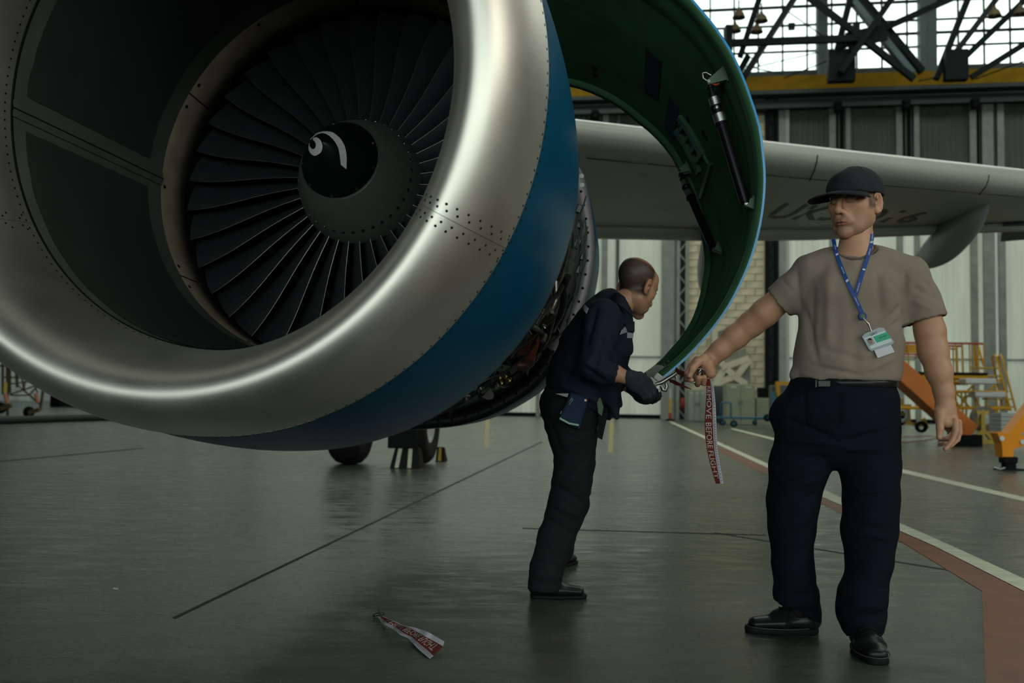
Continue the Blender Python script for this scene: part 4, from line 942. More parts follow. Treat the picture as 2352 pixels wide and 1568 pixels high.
def head_colors(v, hair=None, stubble=1.0, tone=SK):
    col = np.tile(tone, (len(v), 1)); x, y, z = np.abs(v[:, 0]), v[:, 1], v[:, 2]
    def blend(wt, c):
        nonlocal col; col = col * (1 - wt[:, None]) + np.array(c) * wt[:, None]
    blend(.35 * sstep(y, .05, .1) * np.exp(-((z + .01) / .03) ** 2), tone * np.array([1.15, .85, .8]))
    blend(.45 * sstep(-y, -.03, .05) * sstep(x, .070, .08) * sstep(-abs(z), -.04, -.02), tone * np.array([1.25, .80, .75]))
    st = sstep(y + x * .2, -.005, .045) * sstep(-z, .028, .05) * sstep(z, -.125, -.10); blend(.55 * stubble * st, tone * np.array([.55, .60, .68]))
    lip = np.exp(-((v[:, 0] / .024) ** 4)) * sstep(y, .088, .097) * sstep(z, -.076, -.0715) * sstep(-z, .0485, .053); blend(.75 * lip, tone * np.array([.80, .52, .50]))
    mo = np.exp(-((v[:, 0] / .022) ** 4)) * sstep(y, .09, .098) * (1 - sstep(abs(z + .062), .0014, .0036)); blend(.92 * mo, (.03, .012, .01))
    br = sstep(x, .010, .016) * sstep(-x, -.056, -.048) * (1 - sstep(abs(z - (.0285 - .12 * (x - .033).clip(0))), .0025, .0065)) * sstep(y, .055, .065); blend(.80 * br, (.02, .014, .010)); lash = (1 - sstep(abs(z - .0098 + (x - .031) ** 2 * 12), .0012, .0026)) * (1 - sstep(abs(x - .031), .0125, .0155)) * sstep(y, .078, .084); blend(.9 * lash, (.012, .009, .007)); soc_shade = np.exp(-((x - .031) / .016) ** 2 - ((z - .008) / .011) ** 2) * sstep(y, .06, .08); blend(.60 * soc_shade, tone * .30)  # eye sockets darkened: their shade is put into the skin colour
    ex = np.sqrt((x - .032) ** 2 + ((z - .0075) * 1.0) ** 2); eye = sstep(-abs(z - .0062), -.0046, -.0032) * sstep(-abs(x - .032), -.0135, -.011) * sstep(y, .080, .084) * (y < .0945)
    blend(.9 * eye, (.16, .14, .12)); xi = np.sqrt((v[:, 0] * np.sign(v[:, 0]) - .031) ** 2 + (z - .0065) ** 2); blend(eye * (1 - sstep(xi, .0050, .0062)), (.015, .010, .008))  # dull eye whites: the shade on the eyes is in their colour
    if hair is not None:
        h = hair(v); blend(h * (.97 + .05 * wob(v, 420, 77)).clip(0, 1), (.014, .012, .011))
    return col
def place(mb_np, c, B, sc): return (mb_np * sc) @ B.T + np.array(c)
def setv(mb, v): mb.v = [tuple(p) for p in v.tolist()]; return mb
def merge(ms):
    o = MB()
    for m_ in ms: 
        k = len(o.v); o.v += m_.v; o.f += [tuple(i + k for i in f) for f in m_.f]; o.m += m_.m; o.sm += m_.sm
    return o
def fld(pts, h, pad=.12):
    a = np.array(pts); return Field(a.min(0) - pad, a.max(0) + pad, h)
def cut_behind(verts, px, py, rad=9, off=.0):
    """point on the front of a mesh seen at a pixel"""
    q = verts - CAM; d = q @ _f; x = 1176 + FPX * (q @ _r) / d; y = 784 - FPX * (q @ _u) / d
    m_ = np.hypot(x - px, y - py) < rad
    if not m_.any(): i = np.argmin(np.hypot(x - px, y - py)); return P(px, py, d[i] - off)
    dd = d[m_]; w_ = dd < dd.min() + .03; return P(px, py, dd[w_].mean() - off)
def drape(name, rows_px, verts, off, m, parent, th=.003, rad=9, label=None):
    rows = [[cut_behind(verts, x, y, rad, off) for x, y in r] for r in rows_px]
    # smooth the draped depths a little
    A = np.array(rows)
    return build(name, MB().ribbon(A.tolist(), th), m, parent, label=label)
def quadrows(a, b, c, d, n=7, m_=5):
    a, b, c, d = [np.array(p, float) for p in (a, b, c, d)]; return [[tuple((a * (1 - u) + b * u) * (1 - v) + (d * (1 - u) + c * u) * v) for u in np.linspace(0, 1, n)] for v in np.linspace(0, 1, m_)]
def make_shoe(parent, heel, toe, sc=1.0, lace=True, loafer=False, lift=0.0):
    heel = np.array(heel, float); toe = np.array(toe, float); d = toe - heel; L_ = np.linalg.norm(d); d /= L_; B = basis(d, (0, 0, 1) if abs(d[2]) < .9 else (0, 1, 0)); k = L_ / .30
    F = Field((-.075, -.03, -.01), (.075, .33, .16), .0035)
    F.ec((0, .045, .050), (0, .16, .042), (.040, .034), (.050, .030), (1, 0, 0), k=.02); F.ec((0, .16, .042), (0, .256, .034), (.052, .028), (.036, .022), (1, 0, 0), k=.02)
    if loafer: F.ec((0, .05, .05), (0, .055, .072), (.036, .04), (.034, .042), (1, 0, 0), k=.02); F.rc((0, .12, .060), (0, .15, .052), .022, k=.02)
    else: F.ec((0, .055, .05), (0, .06, .105), (.040, .046), (.038, .046), (1, 0, 0), k=.03); F.rc((0, .10, .085), (0, .165, .060), .030, .026, k=.025)
    if not loafer: F.rc((0, .06, .13), (0, .055, .16), .034, .036, k=.006, sub=True)
    else: F.ell((0, .062, .088), (.027, .046, .022), k=.004, sub=True)
    F.cut((0, 0, .012), (0, 0, -1)); u = solid(F, 2); S_ = Field((-.075, -.03, -.012), (.075, .33, .05), .0035)
    S_.ec((0, .045, .012), (0, .16, .012), (.045, .03), (.055, .03), (1, 0, 0), k=.01); S_.ec((0, .16, .012), (0, .262, .012), (.057, .03), (.038, .03), (1, 0, 0), k=.01)
    S_.cut((0, 0, .024 if not loafer else .018), (0, 0, 1)); S_.cut((0, 0, .0), (0, 0, -1)); s_ = solid(S_, 2)
    if True:   # waist of the sole
        pass
    o = heel + np.array([0, 0, lift]); B = B.copy(); B[:, 0] *= 1.12; v = place(u.np, o, B, k); sh = build('shoe', setv(u, v), M_LEATHER, parent)
    build('sole', setv(s_, place(s_.np, o, B, k)), M_SOLE, sh)
    f = lambda x, y, z: o + (B @ np.array([x, y, z])) * k
    if lace:
        mb = MB()
        for i in range(4):
            y = .118 + .018 * i; z = .118 - .0135 * i; mb.tube([f(-.030, y, z - .012), f(-.015, y + .004, z - .001), f(0, y + .006, z + .003), f(.015, y + .004, z - .001), f(.030, y, z - .012)], .0028, 6)
        mb.tube([f(0, .10, .120), f(-.03, .09, .130), f(-.045, .105, .112), f(-.02, .11, .116), f(0, .105, .12), f(.03, .10, .128), f(.046, .115, .105), f(.02, .115, .115), f(0, .105, .12)], .0022, 6)
        mb.tube([f(0, .105, .12), f(.035, .13, .085), f(.052, .15, .05)], .0018, 6); build('laces', mb, M_SOLE, sh)
        build('welt', MB().tube([f(.056 * math.sin(t) * (1 - .12 * math.cos(t)) , .150 - .135 * math.cos(t), .024) for t in np.linspace(0, 2 * PI, 33)[:-1]], .0022, 6, closed=True), mat('dull_welt', (.05, .055, .05), .5), sh)
    if loafer:
        build('snaffle', MB().tube([f(-.026, .135, .076), f(-.012, .140, .084), f(.012, .140, .084), f(.026, .135, .076)], .003, 7).tube([f(.020 + .008 * math.cos(t), .137 + .001, .080 + .008 * math.sin(t)) for t in np.linspace(0, 6.28, 11)[:-1]], .0018, 6, closed=True), M_STEEL, sh)
    return sh
# ---------- the man in the cap
man = thing('person', 'person in dark cap and taupe T-shirt holding a red streamer in an outstretched arm', 'person', PF(1925, 1462))
D1 = 3.78
hb = basis(_r * -.74 - np.array([_f[0], _f[1], 0]) * .67 + np.array([0, 0, -.07]), (0.03, 0, 1)); hc = P(1963, 466, 3.80); hs = 1.06
HF = head_field(); HF_v, HF_f = HF.mesh(); HF_v = smooth_mesh(HF_v, HF_f, 1)
def haircut(v):
    return .75 * sstep(-v[:, 1] - .3 * v[:, 2], -.045, -.030) * sstep(v[:, 2], -.030, -.012) * sstep(-v[:, 1], -.055, -.035) * (1 - sstep(np.abs(v[:, 0]), .077, .083)) 
hcol = head_colors(HF_v, haircut); HV0 = HF_v.copy(); HF_v = HF_v.copy(); HF_v[:, 2] = np.interp(HF_v[:, 2], [-.2, -.118, -.0625, -.027, .003, .2], [-.206, -.124, -.077, -.035, .003, .2]); HF_v[:, 2] = np.interp(HF_v[:, 2], [-.3, .085, .135, .2], [-.3, .085, .126, .19])
hv = place(HF_v, hc, hb, hs)
hm = MB(); hm.v = [tuple(p) for p in hv.tolist()]; hm.f = [tuple(q) for q in HF_f.tolist()]; hm.m = [0] * len(hm.f); hm.sm = [True] * len(hm.f)
# neck, trunk, arms and legs under the clothes (one coarse continuous body), fine forearms and hands
B1 = Field(P(1740, 380, 3.9) - .3, P(2180, 1470, 3.7) + .3, .012); B1 = Field((.60, 3.3, 0.05), (2.05, 4.35, 1.95), .011)
nk0, nk1 = hc + hb @ np.array([0, -.018, -.05]), P(1963, 600, 3.79)
B1.ec(nk0, nk1, (.056, .060), (.066, .066), _r, k=.02)
B1.echain([P(1963, 628, 3.79), P(1958, 700, 3.79), P(1952, 790, 3.79), P(1940, 880, 3.79), P(1928, 980, 3.79)], [(.15, .08), (.175, .10), (.165, .10), (.16, .10), (.17, .11)], _r, k=.04)
B1.rc(P(1885, 628, 3.79), P(2080, 630, 3.78), .040, k=.02)
B1.chain([P(1850, 1010, 3.80), P(1822, 1180, 3.80), P(1838, 1400, 3.85)], [.085, .055, .04], k=.03); B1.chain([P(1990, 1010, 3.78), P(1998, 1190, 3.70), P(1985, 1430, 3.64)], [.085, .055, .04], k=.03)
RA = [P(1862, 628, 3.80), P(1810, 672, 3.83), P(1757, 718, 3.87), P(1728, 742, 3.90), P(1690, 773, 3.92), P(1655, 803, 3.93), P(1632, 822, 3.94)]
LA = [P(2092, 632, 3.78), P(2118, 690, 3.77), P(2136, 760, 3.75), P(2143, 805, 3.74), P(2157, 855, 3.72), P(2168, 900, 3.71), P(2172, 938, 3.70)]
B1.chain(RA[:4], [.045, .050, .050, .049], k=.01); B1.chain(LA[:4], [.048, .053, .054, .053], k=.01)
FA = fld(RA[1:] + [P(1570, 900, 3.9)], .0032, .075)
FA.chain(RA[1:], [.052, .052, .0485, .0455, .0375, .0320], k=.02)
def hz(x, y, d): return P(1560 + x / 5.227, 760 + y / 5.227, d)
FA.ec(hz(400, 330, 3.94), hz(300, 420, 3.92), (.032, .026), (.038, .024), _u, k=.02)            # wrist to palm
FA.rc(hz(340, 400, 3.90), hz(380, 500, 3.90), .026, .022, k=.015); FA.rc(hz(300, 380, 3.93), hz(360, 520, 3.93), .024, .020, k=.015)
FA.chain([hz(300, 330, 3.90), hz(215, 385, 3.88), hz(160, 455, 3.87), hz(128, 535, 3.87)], [.019, .0150, .0135, .0105], k=.006)        # thumb
FA.chain([hz(215, 340, 3.95), hz(140, 420, 3.95), hz(95, 510, 3.93), hz(85, 580, 3.90), hz(150, 590, 3.88)], [.014, .0120, .0115, .0105, .0095], k=.004)   # index
FA.chain([hz(270, 380, 3.97), hz(200, 490, 3.96), hz(195, 590, 3.93), hz(220, 640, 3.90), hz(238, 560, 3.875)], [.014, .0125, .0120, .0110, .0115], k=.004)   # middle
FA.chain([hz(320, 420, 3.97), hz(290, 540, 3.96), hz(285, 620, 3.93), hz(300, 625, 3.90), hz(300, 555, 3.88)], [.013, .0115, .0110, .0105, .0105], k=.004)   # ring
FA.chain([hz(370, 460, 3.96), hz(350, 560, 3.95), hz(335, 620, 3.93), hz(340, 590, 3.90)], [.012, .0105, .0095, .0090], k=.004)            # little
FB = fld(LA[1:] + [P(2200, 1035, 3.68), P(2150, 1000, 3.7)], .0032, .08)
FB.chain(LA[1:], [.054, .054, .0530, .0455, .0345, .0325], k=.02)
def gz(x, y, d): return P(2000 + x / 4.355, 740 + y / 4.355, d)
FB.ec(gz(745, 850, 3.70), gz(780, 1000, 3.68), (.034, .024), (.040, .020), _r, k=.02); FB.rc(gz(690, 900, 3.68), gz(700, 980, 3.67), .020, .018, k=.012)
FB.chain([gz(690, 960, 3.67), gz(692, 1060, 3.66), gz(686, 1145, 3.655)], [.0155, .0135, .0115], k=.006)
FB.chain([gz(845, 990, 3.665), gz(850, 1090, 3.655), gz(815, 1185, 3.65), gz(748, 1265, 3.645)], [.0135, .0120, .0110, .0090], k=.004)
FB.chain([gz(878, 1000, 3.69), gz(886, 1100, 3.685), gz(868, 1170, 3.68), gz(800, 1235, 3.67)], [.0125, .0115, .0100, .0085], k=.004)
FB.chain([gz(850, 1020, 3.72), gz(830, 1110, 3.725), gz(770, 1160, 3.71), gz(700, 1170, 3.70)], [.0125, .0110, .0100, .0085], k=.004)
FB.chain([gz(820, 1020, 3.745), gz(800, 1120, 3.75), gz(750, 1200, 3.735), gz(695, 1222, 3.72)], [.0115, .0105, .0095, .0080], k=.004)
bodyc = solid(B1, 2); fa = solid(FA, 1, lambda v: .0004 * wob(v, 60, 3)); fb = solid(FB, 1, lambda v: .0004 * wob(v, 60, 4))
bm1 = merge([hm, bodyc, fa, fb])
allv = np.concatenate([hv, bodyc.np, fa.np, fb.np])
cols = np.concatenate([hcol, np.where(bodyc.np[:, 2:3] < .2, .012, SK[None, :]), np.tile(SK * .95, (len(fa.v), 1)), np.tile(SK * .9, (len(fb.v), 1))])
# redder knuckles, darker fingertips
for c_, r_, cc in ((hz(90, 570, 3.9), .030, (.03, .018, .015)), (hz(225, 640, 3.9), .022, (.08, .04, .03)), (gz(720, 1200, 3.7), .028, (.07, .035, .025))):
    w_ = .8 * (1 - sstep(np.linalg.norm(allv - c_, axis=1), r_ * .5, r_)); cols = cols * (1 - w_[:, None]) + np.array(cc) * w_[:, None]
for c_, r_ in ((gz(686, 1150, 3.643), .010), (hz(128, 525, 3.858), .009)):
    w_ = .6 * (1 - sstep(np.linalg.norm(allv - c_, axis=1), r_ * .7, r_)); cols = cols * (1 - w_[:, None]) + np.array((.42, .27, .22)) * w_[:, None]
body1 = build('body', bm1, M_SKIN, man, vc=cols)
# T-shirt
TF = Field((.62, 3.45, .85), (2.0, 4.2, 1.60), .0075)
TF.echain([P(1963, 625, 3.79), P(1960, 690, 3.79), P(1957, 770, 3.785), P(1946, 835, 3.78), P(1942, 866, 3.78)], [(.165, .090), (.197, .120), (.190, .128), (.190, .140), (.192, .138)], _r, k=.05)
TF.rc(P(1925, 592, 3.80), P(1862, 622, 3.80), .048, .062, k=.05); TF.rc(P(2000, 590, 3.79), P(2090, 628, 3.78), .050, .066, k=.05); TF.rc(P(1910, 660, 3.72), P(2010, 660, 3.71), .055, k=.06)
slR = [P(1862, 632, 3.80), P(1822, 668, 3.825), P(1789, 694, 3.845)]; slL = [P(2088, 640, 3.78), P(2112, 690, 3.77), P(2127, 736, 3.755)]
TF.chain(slR, [.070, .066, .070], k=.03); TF.chain(slL, [.074, .072, .080], k=.03)
TF.rc(P(1832, 862, 3.78), P(2050, 850, 3.76), .03, k=.03)
dR = slR[2] - slR[1]; dR /= np.linalg.norm(dR); dL = slL[2] - slL[1]; dL /= np.linalg.norm(dL)
# cuffs: planes that cut only near the sleeves
def cap_sub(F, c, d, r, L_=.12): F.ec(c + d * (.001 + 0.075), c + d * (.075 + L_), (r, r), (r * 1.2, r * 1.2), np.cross(d, (0, 0, 1)), k=.002, sub=True)
cut1 = slR[2] + dR * .002; cut2 = slL[2] + dL * .002
TF._mix(cut1 - .1, cut1 + .1, lambda Q: np.maximum(-((Q - cut1) @ dR.astype(np.float32)), np.linalg.norm(Q - cut1, axis=-1) - .11), .002, True)
TF._mix(cut2 - .1, cut2 + .1, lambda Q: np.maximum(-((Q - cut2) @ dL.astype(np.float32)), np.linalg.norm(Q - cut2, axis=-1) - .12), .002, True)
TF.rc(slR[2] - dR * .03, slR[2] + dR * .06, .055, .060, k=.002, sub=True); TF.rc(slL[2] - dL * .03, slL[2] + dL * .06, .066, .072, k=.002, sub=True)
TF.ell(P(1965, 568, 3.755), (.078, .075, .040), k=.012, sub=True)
TF.cut(P(1940, 874, 3.78), (0, 0, -1))
def fold_lines(v, Ls, o):
    q = v - CAM; d = q @ _f; x = 1176 + FPX * (q @ _r) / d; y = 784 - FPX * (q @ _u) / d
    def line(ax, ay, bx, by, w_, amp):
        dx, dy = bx - ax, by - ay; L2 = dx * dx + dy * dy; t = ((x - ax) * dx + (y - ay) * dy) / L2; e = np.abs((x - ax) * dy - (y - ay) * dx) / math.sqrt(L2)
        return 1.5 * amp * np.exp(-(e / (w_ * .8)) ** 2) * sstep(t, -.1, .2) * (1 - sstep(t, .75, 1.1))
    for L_ in Ls: o = o + line(*L_)
    return o
def folds(v):
    o = .0022 * wob(v * np.array([1.6, 1, .7]), 22, 1) + .0018 * wob(v * np.array([1.5, 1, .8]), 45, 2)
    return fold_lines(v, ((1830, 620, 1838, 720, 7, -.005), (2080, 620, 2078, 730, 7, -.006), (1845, 700, 1880, 840, 9, -.006), (2070, 700, 2010, 760, 8, -.007), (2068, 735, 2000, 780, 7, -.006), (2080, 680, 2040, 640, 9, -.005), (1975, 740, 1960, 860, 16, -.005), (1905, 640, 1900, 800, 14, .006), (1870, 650, 1862, 790, 10, -.004), (2035, 620, 2045, 730, 10, .005), (2015, 630, 2030, 760, 8, -.005), (1860, 840, 1980, 862, 7, -.006), (1840, 858, 1900, 872, 6, .005), (1990, 850, 2056, 820, 8, .006), (1960, 845, 2050, 800, 9, -.005), (1795, 640, 1828, 680, 6, -.003), (2100, 660, 2160, 690, 8, -.006), (2095, 690, 2150, 715, 7, .006), (2120, 640, 2165, 700, 7, -.004), (1890, 800, 1990, 830, 9, -.004)), o) * np.minimum(sstep(np.linalg.norm(v - cut1, axis=1), .05, .12), sstep(np.linalg.norm(v - cut2, axis=1), .05, .13))
tm = solid(TF, 2, folds); teev = tm.np
tee = build('t_shirt', tm, M_TEE, man)
nr = []
for t in np.linspace(0, 2 * PI, 41)[:-1]: nr.append((1966 + 57 * math.cos(t), 560 + (32 if math.sin(t) > 0 else 14) * math.sin(t)))
pc = [cut_behind(teev, x, y, 10, .001) if y > 562 else None for x, y in nr]
rowp = [(1919, 578), (1928, 586), (1942, 592), (1958, 595), (1975, 594), (1992, 588), (2007, 578), (2013, 570)]
build('neck_rib', MB().tube([cut_behind(teev, x, y, 8, .002) for x, y in rowp], .0055, 8), mat('neck_rib_brown', (.085, .068, .056), .9), tee)
# belt and trousers
TR = Field((.85, 3.2, .03), (1.75, 4.2, 1.05), .0085)
TR.echain([P(1940, 874, 3.78), P(1937, 905, 3.78), P(1926, 955, 3.78), P(1926, 995, 3.78)], [(.186, .132), (.200, .138), (.226, .146), (.215, .140)], _r, k=.04)
L1_ = [P(1856, 990, 3.80), P(1836, 1072, 3.80), P(1822, 1145, 3.80), P(1818, 1217, 3.815), P(1819, 1290, 3.83), P(1828, 1362, 3.845), P(1836, 1412, 3.85)]; R1_ = [(.112, .125), (.112, .115), (.098, .105), (.086, .095), (.078, .088), (.084, .092), (.082, .098)]
L2_ = [P(1992, 990, 3.78), P(1997, 1072, 3.76), P(2001, 1145, 3.73), P(1997, 1217, 3.70), P(1996, 1290, 3.675), P(1990, 1330, 3.66), P(1982, 1366, 3.65), P(1978, 1400, 3.645), P(1983, 1428, 3.64)]; R2_ = [(.118, .125), (.110, .115), (.102, .108), (.100, .10), (.084, .092), (.074, .088), (.088, .094), (.088, .096), (.076, .092)]
TR.echain(L1_, R1_, _r, k=.016); TR.echain(L2_, R2_, _r, k=.016)
TR._mix(P(1836, 1420, 3.85) - .12, P(1836, 1420, 3.85) + .12, lambda Q: np.maximum(-((Q - P(1832, 1403, 3.85)).astype(np.float32) @ np.array([-.45, 0, -.89], np.float32)), np.linalg.norm(Q - P(1836, 1430, 3.85), axis=-1) - .13), .002, True)
TR.ell(P(1800, 955, 3.78), (.05, .08, .07), k=.04)
TR.cut(P(1940, 866, 3.78), (0, 0, 1)); 
for c_, r_ in ((P(1838, 1440, 3.85), .066), (P(1985, 1458, 3.64), .062)): TR.rc(c_ + np.array([0, 0, -.03]), c_ + np.array([0, 0, .03]), r_, k=.003, sub=True)
TL = ((1925, 1010, 1800, 960, 7, -.006), (1925, 1020, 1790, 1010, 7, .006), (1930, 1015, 2050, 985, 7, -.006), (1928, 1030, 2055, 1030, 8, .005), (1905, 1050, 1790, 1045, 7, -.005), (1880, 1100, 1775, 1140, 8, .005), (1875, 1130, 1790, 1190, 9, -.006), (1868, 1180, 1780, 1240, 9, .005), (1950, 1200, 2050, 1215, 8, -.006), (1945, 1225, 2050, 1235, 8, .005), (1960, 1290, 2030, 1275, 8, -.005), (1930, 1375, 2035, 1350, 7, -.007), (1928, 1395, 2030, 1392, 6, .006), (1935, 1415, 2030, 1410, 6, -.006), (1785, 1370, 1875, 1362, 7, -.006), (1795, 1390, 1880, 1385, 6, .005), (1815, 1405, 1880, 1408, 6, -.006), (1930, 900, 1922, 990, 6, -.004), (1845, 895, 1850, 980, 8, -.004), (1800, 925, 1905, 935, 8, -.003))
def tfold(v):
    z = v[:, 2]; lo = 1 - sstep(z, .10, .42)
    return .0022 * wob(v * np.array([1, 1, 1.4]), 14, 5) + .0016 * wob(v * np.array([1, 1, 1.8]), 30, 6) + lo * .004 * wob(v * np.array([.7, .7, 2.0]), 26, 8) + fold_lines(v, TL, .0025 * sstep(z, .55, .7) * wob(v * np.array([.5, .5, 1.6]), 24, 9))
tr = solid(TR, 2, tfold); trv = tr.np
trous = build('trousers', tr, M_TROU, man)
for q in ([(1770, 1062), (1898, 1058), (1880, 1082), (1798, 1108)], [(1945, 1082), (2044, 1090), (2044, 1126), (1978, 1136)]):
    drape('pocket_flap', quadrows(*q), trv, .007, M_TROU, trous, .006)
drape('pocket_welt', quadrows((1824, 900), (1846, 892), (1812, 958), (1800, 950), 4, 6), trv, .003, M_TROU, trous)
rowsb = [[], []]
bpts = []
for t in np.linspace(0, 2 * PI, 49)[:-1]: bpts.append(t)
bc = P(1940, 880, 3.78)
bl_ = MB(); rr = [[bc + _r * .191 * math.cos(t) * 1.0 + np.array([_f[0], _f[1], 0]) * .140 * math.sin(t) + np.array([0, 0, z]) for t in bpts] for z in (-.016, .016)]
bl_.sheet(rr, closed=True); belt = build('belt', bl_, M_LEATHER, man); solidify(belt, .004, 1)
bp_ = P(1893, 881, 3.78 - .146); bR = np.stack([_r, np.array([0, 1, 0]), np.array([0, 0, 1])], 1)
build('buckle', MB().box(bp_, (.045, .004, .022), bR, bev=.002).box(bp_ - _r * .03, (.006, .006, .028), bR, bev=.001), mat('dull_buckle', (.05, .052, .05), .5, .3), belt)
# cap
CFd = Field((-.11, -.14, -.02), (.11, .16, .17), .0036)
CFd.ell((0, -.012, .036), (.092, .118, .096), k=.01); CFd.ell((0, .060, .045), (.062, .045, .055), k=.03); CFd.cut((0, .0, .026), (0, .06, -1)); 
CFd.ell((0, -.014, .030), (.079, .102, .085), k=.002, sub=True); CFd.ell((0, .055, .02), (.056, .036, .045), k=.01, sub=True)
cm = solid(CFd, 2, lambda v: .0016 * wob(v, 40, 11) + .0012 * wob(v, 80, 12))
cp = build('cap', setv(cm, place(cm.np, hc, hb, hs)), M_CAPM, man)
rows = []
for u in np.linspace(-1, 1, 21):
    an = u * 1.08; rt = np.array([.086 * math.sin(an), -.012 + .115 * math.cos(an), .031 + .006 * math.cos(an) - .008 * abs(u)])
    row = []
    for w_ in np.linspace(0, 1, 8):
        L_ = .074 * (1 - abs(u) ** 3.2) ** .6; row.append(rt + np.array([.10 * math.sin(an) * w_ * L_ / .08, L_ * w_, -.010 * w_ - .024 * abs(u) ** 2 * w_ * (L_ / .074) - .006 * w_ * w_]))
    rows.append(place(np.array(row), hc, hb, hs).tolist())
build('visor', MB().ribbon(rows, .005), M_CAPM, cp)
tb_ = [place(np.array([[0, -.012, .131]]), hc, hb, hs)[0]]; build('top_button', MB().disc(tb_[0], hb[:, 2], .008, 10, th=.006), M_CAPM, cp)
for k in range(6):
    an = k * PI / 3; pts = place(np.array([[.0900 * math.sin(an) * math.sin(t), -.012 + .1168 * math.cos(an) * math.sin(t), .036 + .0953 * math.cos(t)] for t in np.linspace(.08, 1.35, 12)]), hc, hb, hs)
    build('seam', MB().tube(pts, .0014, 5), M_DARK, cp)
make_shoe(man, PZ(1888, 1453, 0.0), PZ(1706, 1450, 0.0) * np.array([1, 1, 0]), lace=True)
hl = PZ(1975, 1484, 0.0); make_shoe(man, hl, PZ(2022, 1530, 0.0), lace=True)
# lanyard and badge
lan = thing('badge_lanyard', 'blue lanyard with a clear badge holder round the neck of the capped man', 'lanyard', P(1965, 690, 3.63))
M_LAN = mat('lanyard_blue', (.012, .045, .19), .5)
def strap(pts, w_, name='strap', off=.010):
    pts = np.array(pts, float); t = np.linspace(0, len(pts) - 1, 26); X = np.interp(t, range(len(pts)), pts[:, 0]); Y = np.interp(t, range(len(pts)), pts[:, 1]); rows = []
    C_ = [cut_behind(np.concatenate([teev, hv, bodyc.np]), x, y, 10, off) for x, y in zip(X, Y)]; C_ = np.array(C_)
    for _ in range(3): C_[1:-1] = (C_[:-2] + C_[1:-1] * 2 + C_[2:]) / 4
    for i in range(26):
        d_ = C_[min(i + 1, 25)] - C_[max(i - 1, 0)]; d_ /= np.linalg.norm(d_); n_ = -_f; s_ = np.cross(d_, n_); s_ /= np.linalg.norm(s_); rows.append([C_[i] - s_ * w_ / 2, C_[i] + s_ * w_ / 2])
    o = build(name, MB().ribbon(rows, .0015), M_LAN, lan); return o, rows
s1, r1 = strap([(1914, 549), (1919, 575), (1926, 597), (1945, 645), (1964, 684), (1981, 721)], .015); s2, r2 = strap([(2004, 537), (2001, 560), (1996, 582), (1979, 633), (1965, 679)], .015, off=.007)
def print_on(rows, f, txt, sz, parent, m, flip=False, name='print'):
    A = np.array(rows); n = len(A) - 1; a = f * n; i = int(min(a, n - 1)); c = A[i].mean(0) * (1 - (a - i)) + A[i + 1].mean(0) * (a - i); d_ = A[i + 1].mean(0) - A[i].mean(0); d_ /= np.linalg.norm(d_); s_ = A[i, 1] - A[i, 0]; s_ /= np.linalg.norm(s_)
    n_ = np.cross(d_, s_); 
    if n_ @ _f > 0: n_ = -n_
    if flip: d_ = -d_
    up_ = np.cross(n_, d_)
    v, f_ = text_mesh(txt, sz); v = v - np.array([v[:, 0].max() / 2, .35 * sz, 0]); w_ = [c + d_ * p[0] + up_ * p[1] + n_ * .0022 for p in v]
    return build(name, MB().add(w_, f_), m, parent)
M_PRW = mat('white_print', (.55, .58, .62), .6)
for rows, o, fs in ((r1, s1, (.33, .66)), (r2, s2, (.22, .72))):
    for f in fs: 
        A = np.array(rows); i = int(f * 24); c = A[i].mean(0); d_ = A[i + 1].mean(0) - A[i].mean(0); d_ /= np.linalg.norm(d_); s_ = A[i, 1] - A[i, 0]; s_ /= np.linalg.norm(s_); n_ = -_f * .0030
        mb = MB()
        for k in (-.0042, .0005): mb.add([c + d_ * (k - .0016) - s_ * .0055 + n_, c + d_ * (k + .0016) - s_ * .0055 + n_, c + d_ * (k + .0062) + s_ * .0055 + n_, c + d_ * (k + .0030) + s_ * .0055 + n_], [(0, 1, 2, 3)])
        build('emblem', mb, M_PRW, o)
for f in (.15, .5, .84): print_on(r1, f, 'UZBEKISTAN', .006, s1, M_PRW)
for f in (.05, .46, .9): print_on(r2, f, 'UZBEKISTAN', .006, s2, M_PRW, True)
rp = cut_behind(teev, 1982, 726, 10, .018); reel = build('reel', MB().disc(rp, -_f, .0145, 20, th=.010), M_LAN, lan); build('reel_badge', MB().disc(rp - _f * .001, -_f, .0085, 16, th=.001), mat('reel_olive', (.06, .10, .03), .4), reel)
build('clip', MB().tube([P(1983, 730, 3.625), P(1990, 738, 3.62), P(1995, 744, 3.62), P(1998, 752, 3.62), P(2001, 760, 3.62)], [.003, .003, .0045, .003, .004], 8), M_STEEL, lan)
bd = min(3.625, np.linalg.norm(0) + 3.625)
def card(name, q, d, m, parent, th=.002):
    v = [P(x, y, d) for x, y in q]; n = len(v); return build(name, MB().add(v + [p + _f * th for p in v], [tuple(range(n)), tuple(range(2 * n - 1, n - 1, -1))] + [(i, (i + 1) % n, n + (i + 1) % n, n + i) for i in range(n)]), m, parent)
holder = card('badge_holder', [(1980, 773), (1986, 766), (2019, 752), (2030, 753), (2054, 785), (2050, 790), (2002, 806), (1996, 802)], bd, mat('clear_plastic_holder', (.22, .27, .28), .2, coat=.5), lan, .004)
cardo = card('id_card', [(1984, 777), (2032, 759), (2050, 784), (2001, 801)], bd - .001, mat('card_white', (.42, .50, .52), .35), lan, .001)
card('green_panel', [(2006, 773), (2037, 762), (2047, 776), (2014, 787)], bd - .0022, mat('card_green', (.02, .30, .17), .4), cardo, .001)
card('portrait', [(1989, 779), (2003, 774), (2011, 789), (1998, 795)], bd - .0022, mat('portrait_grey', (.25, .27, .27), .5), cardo, .001)
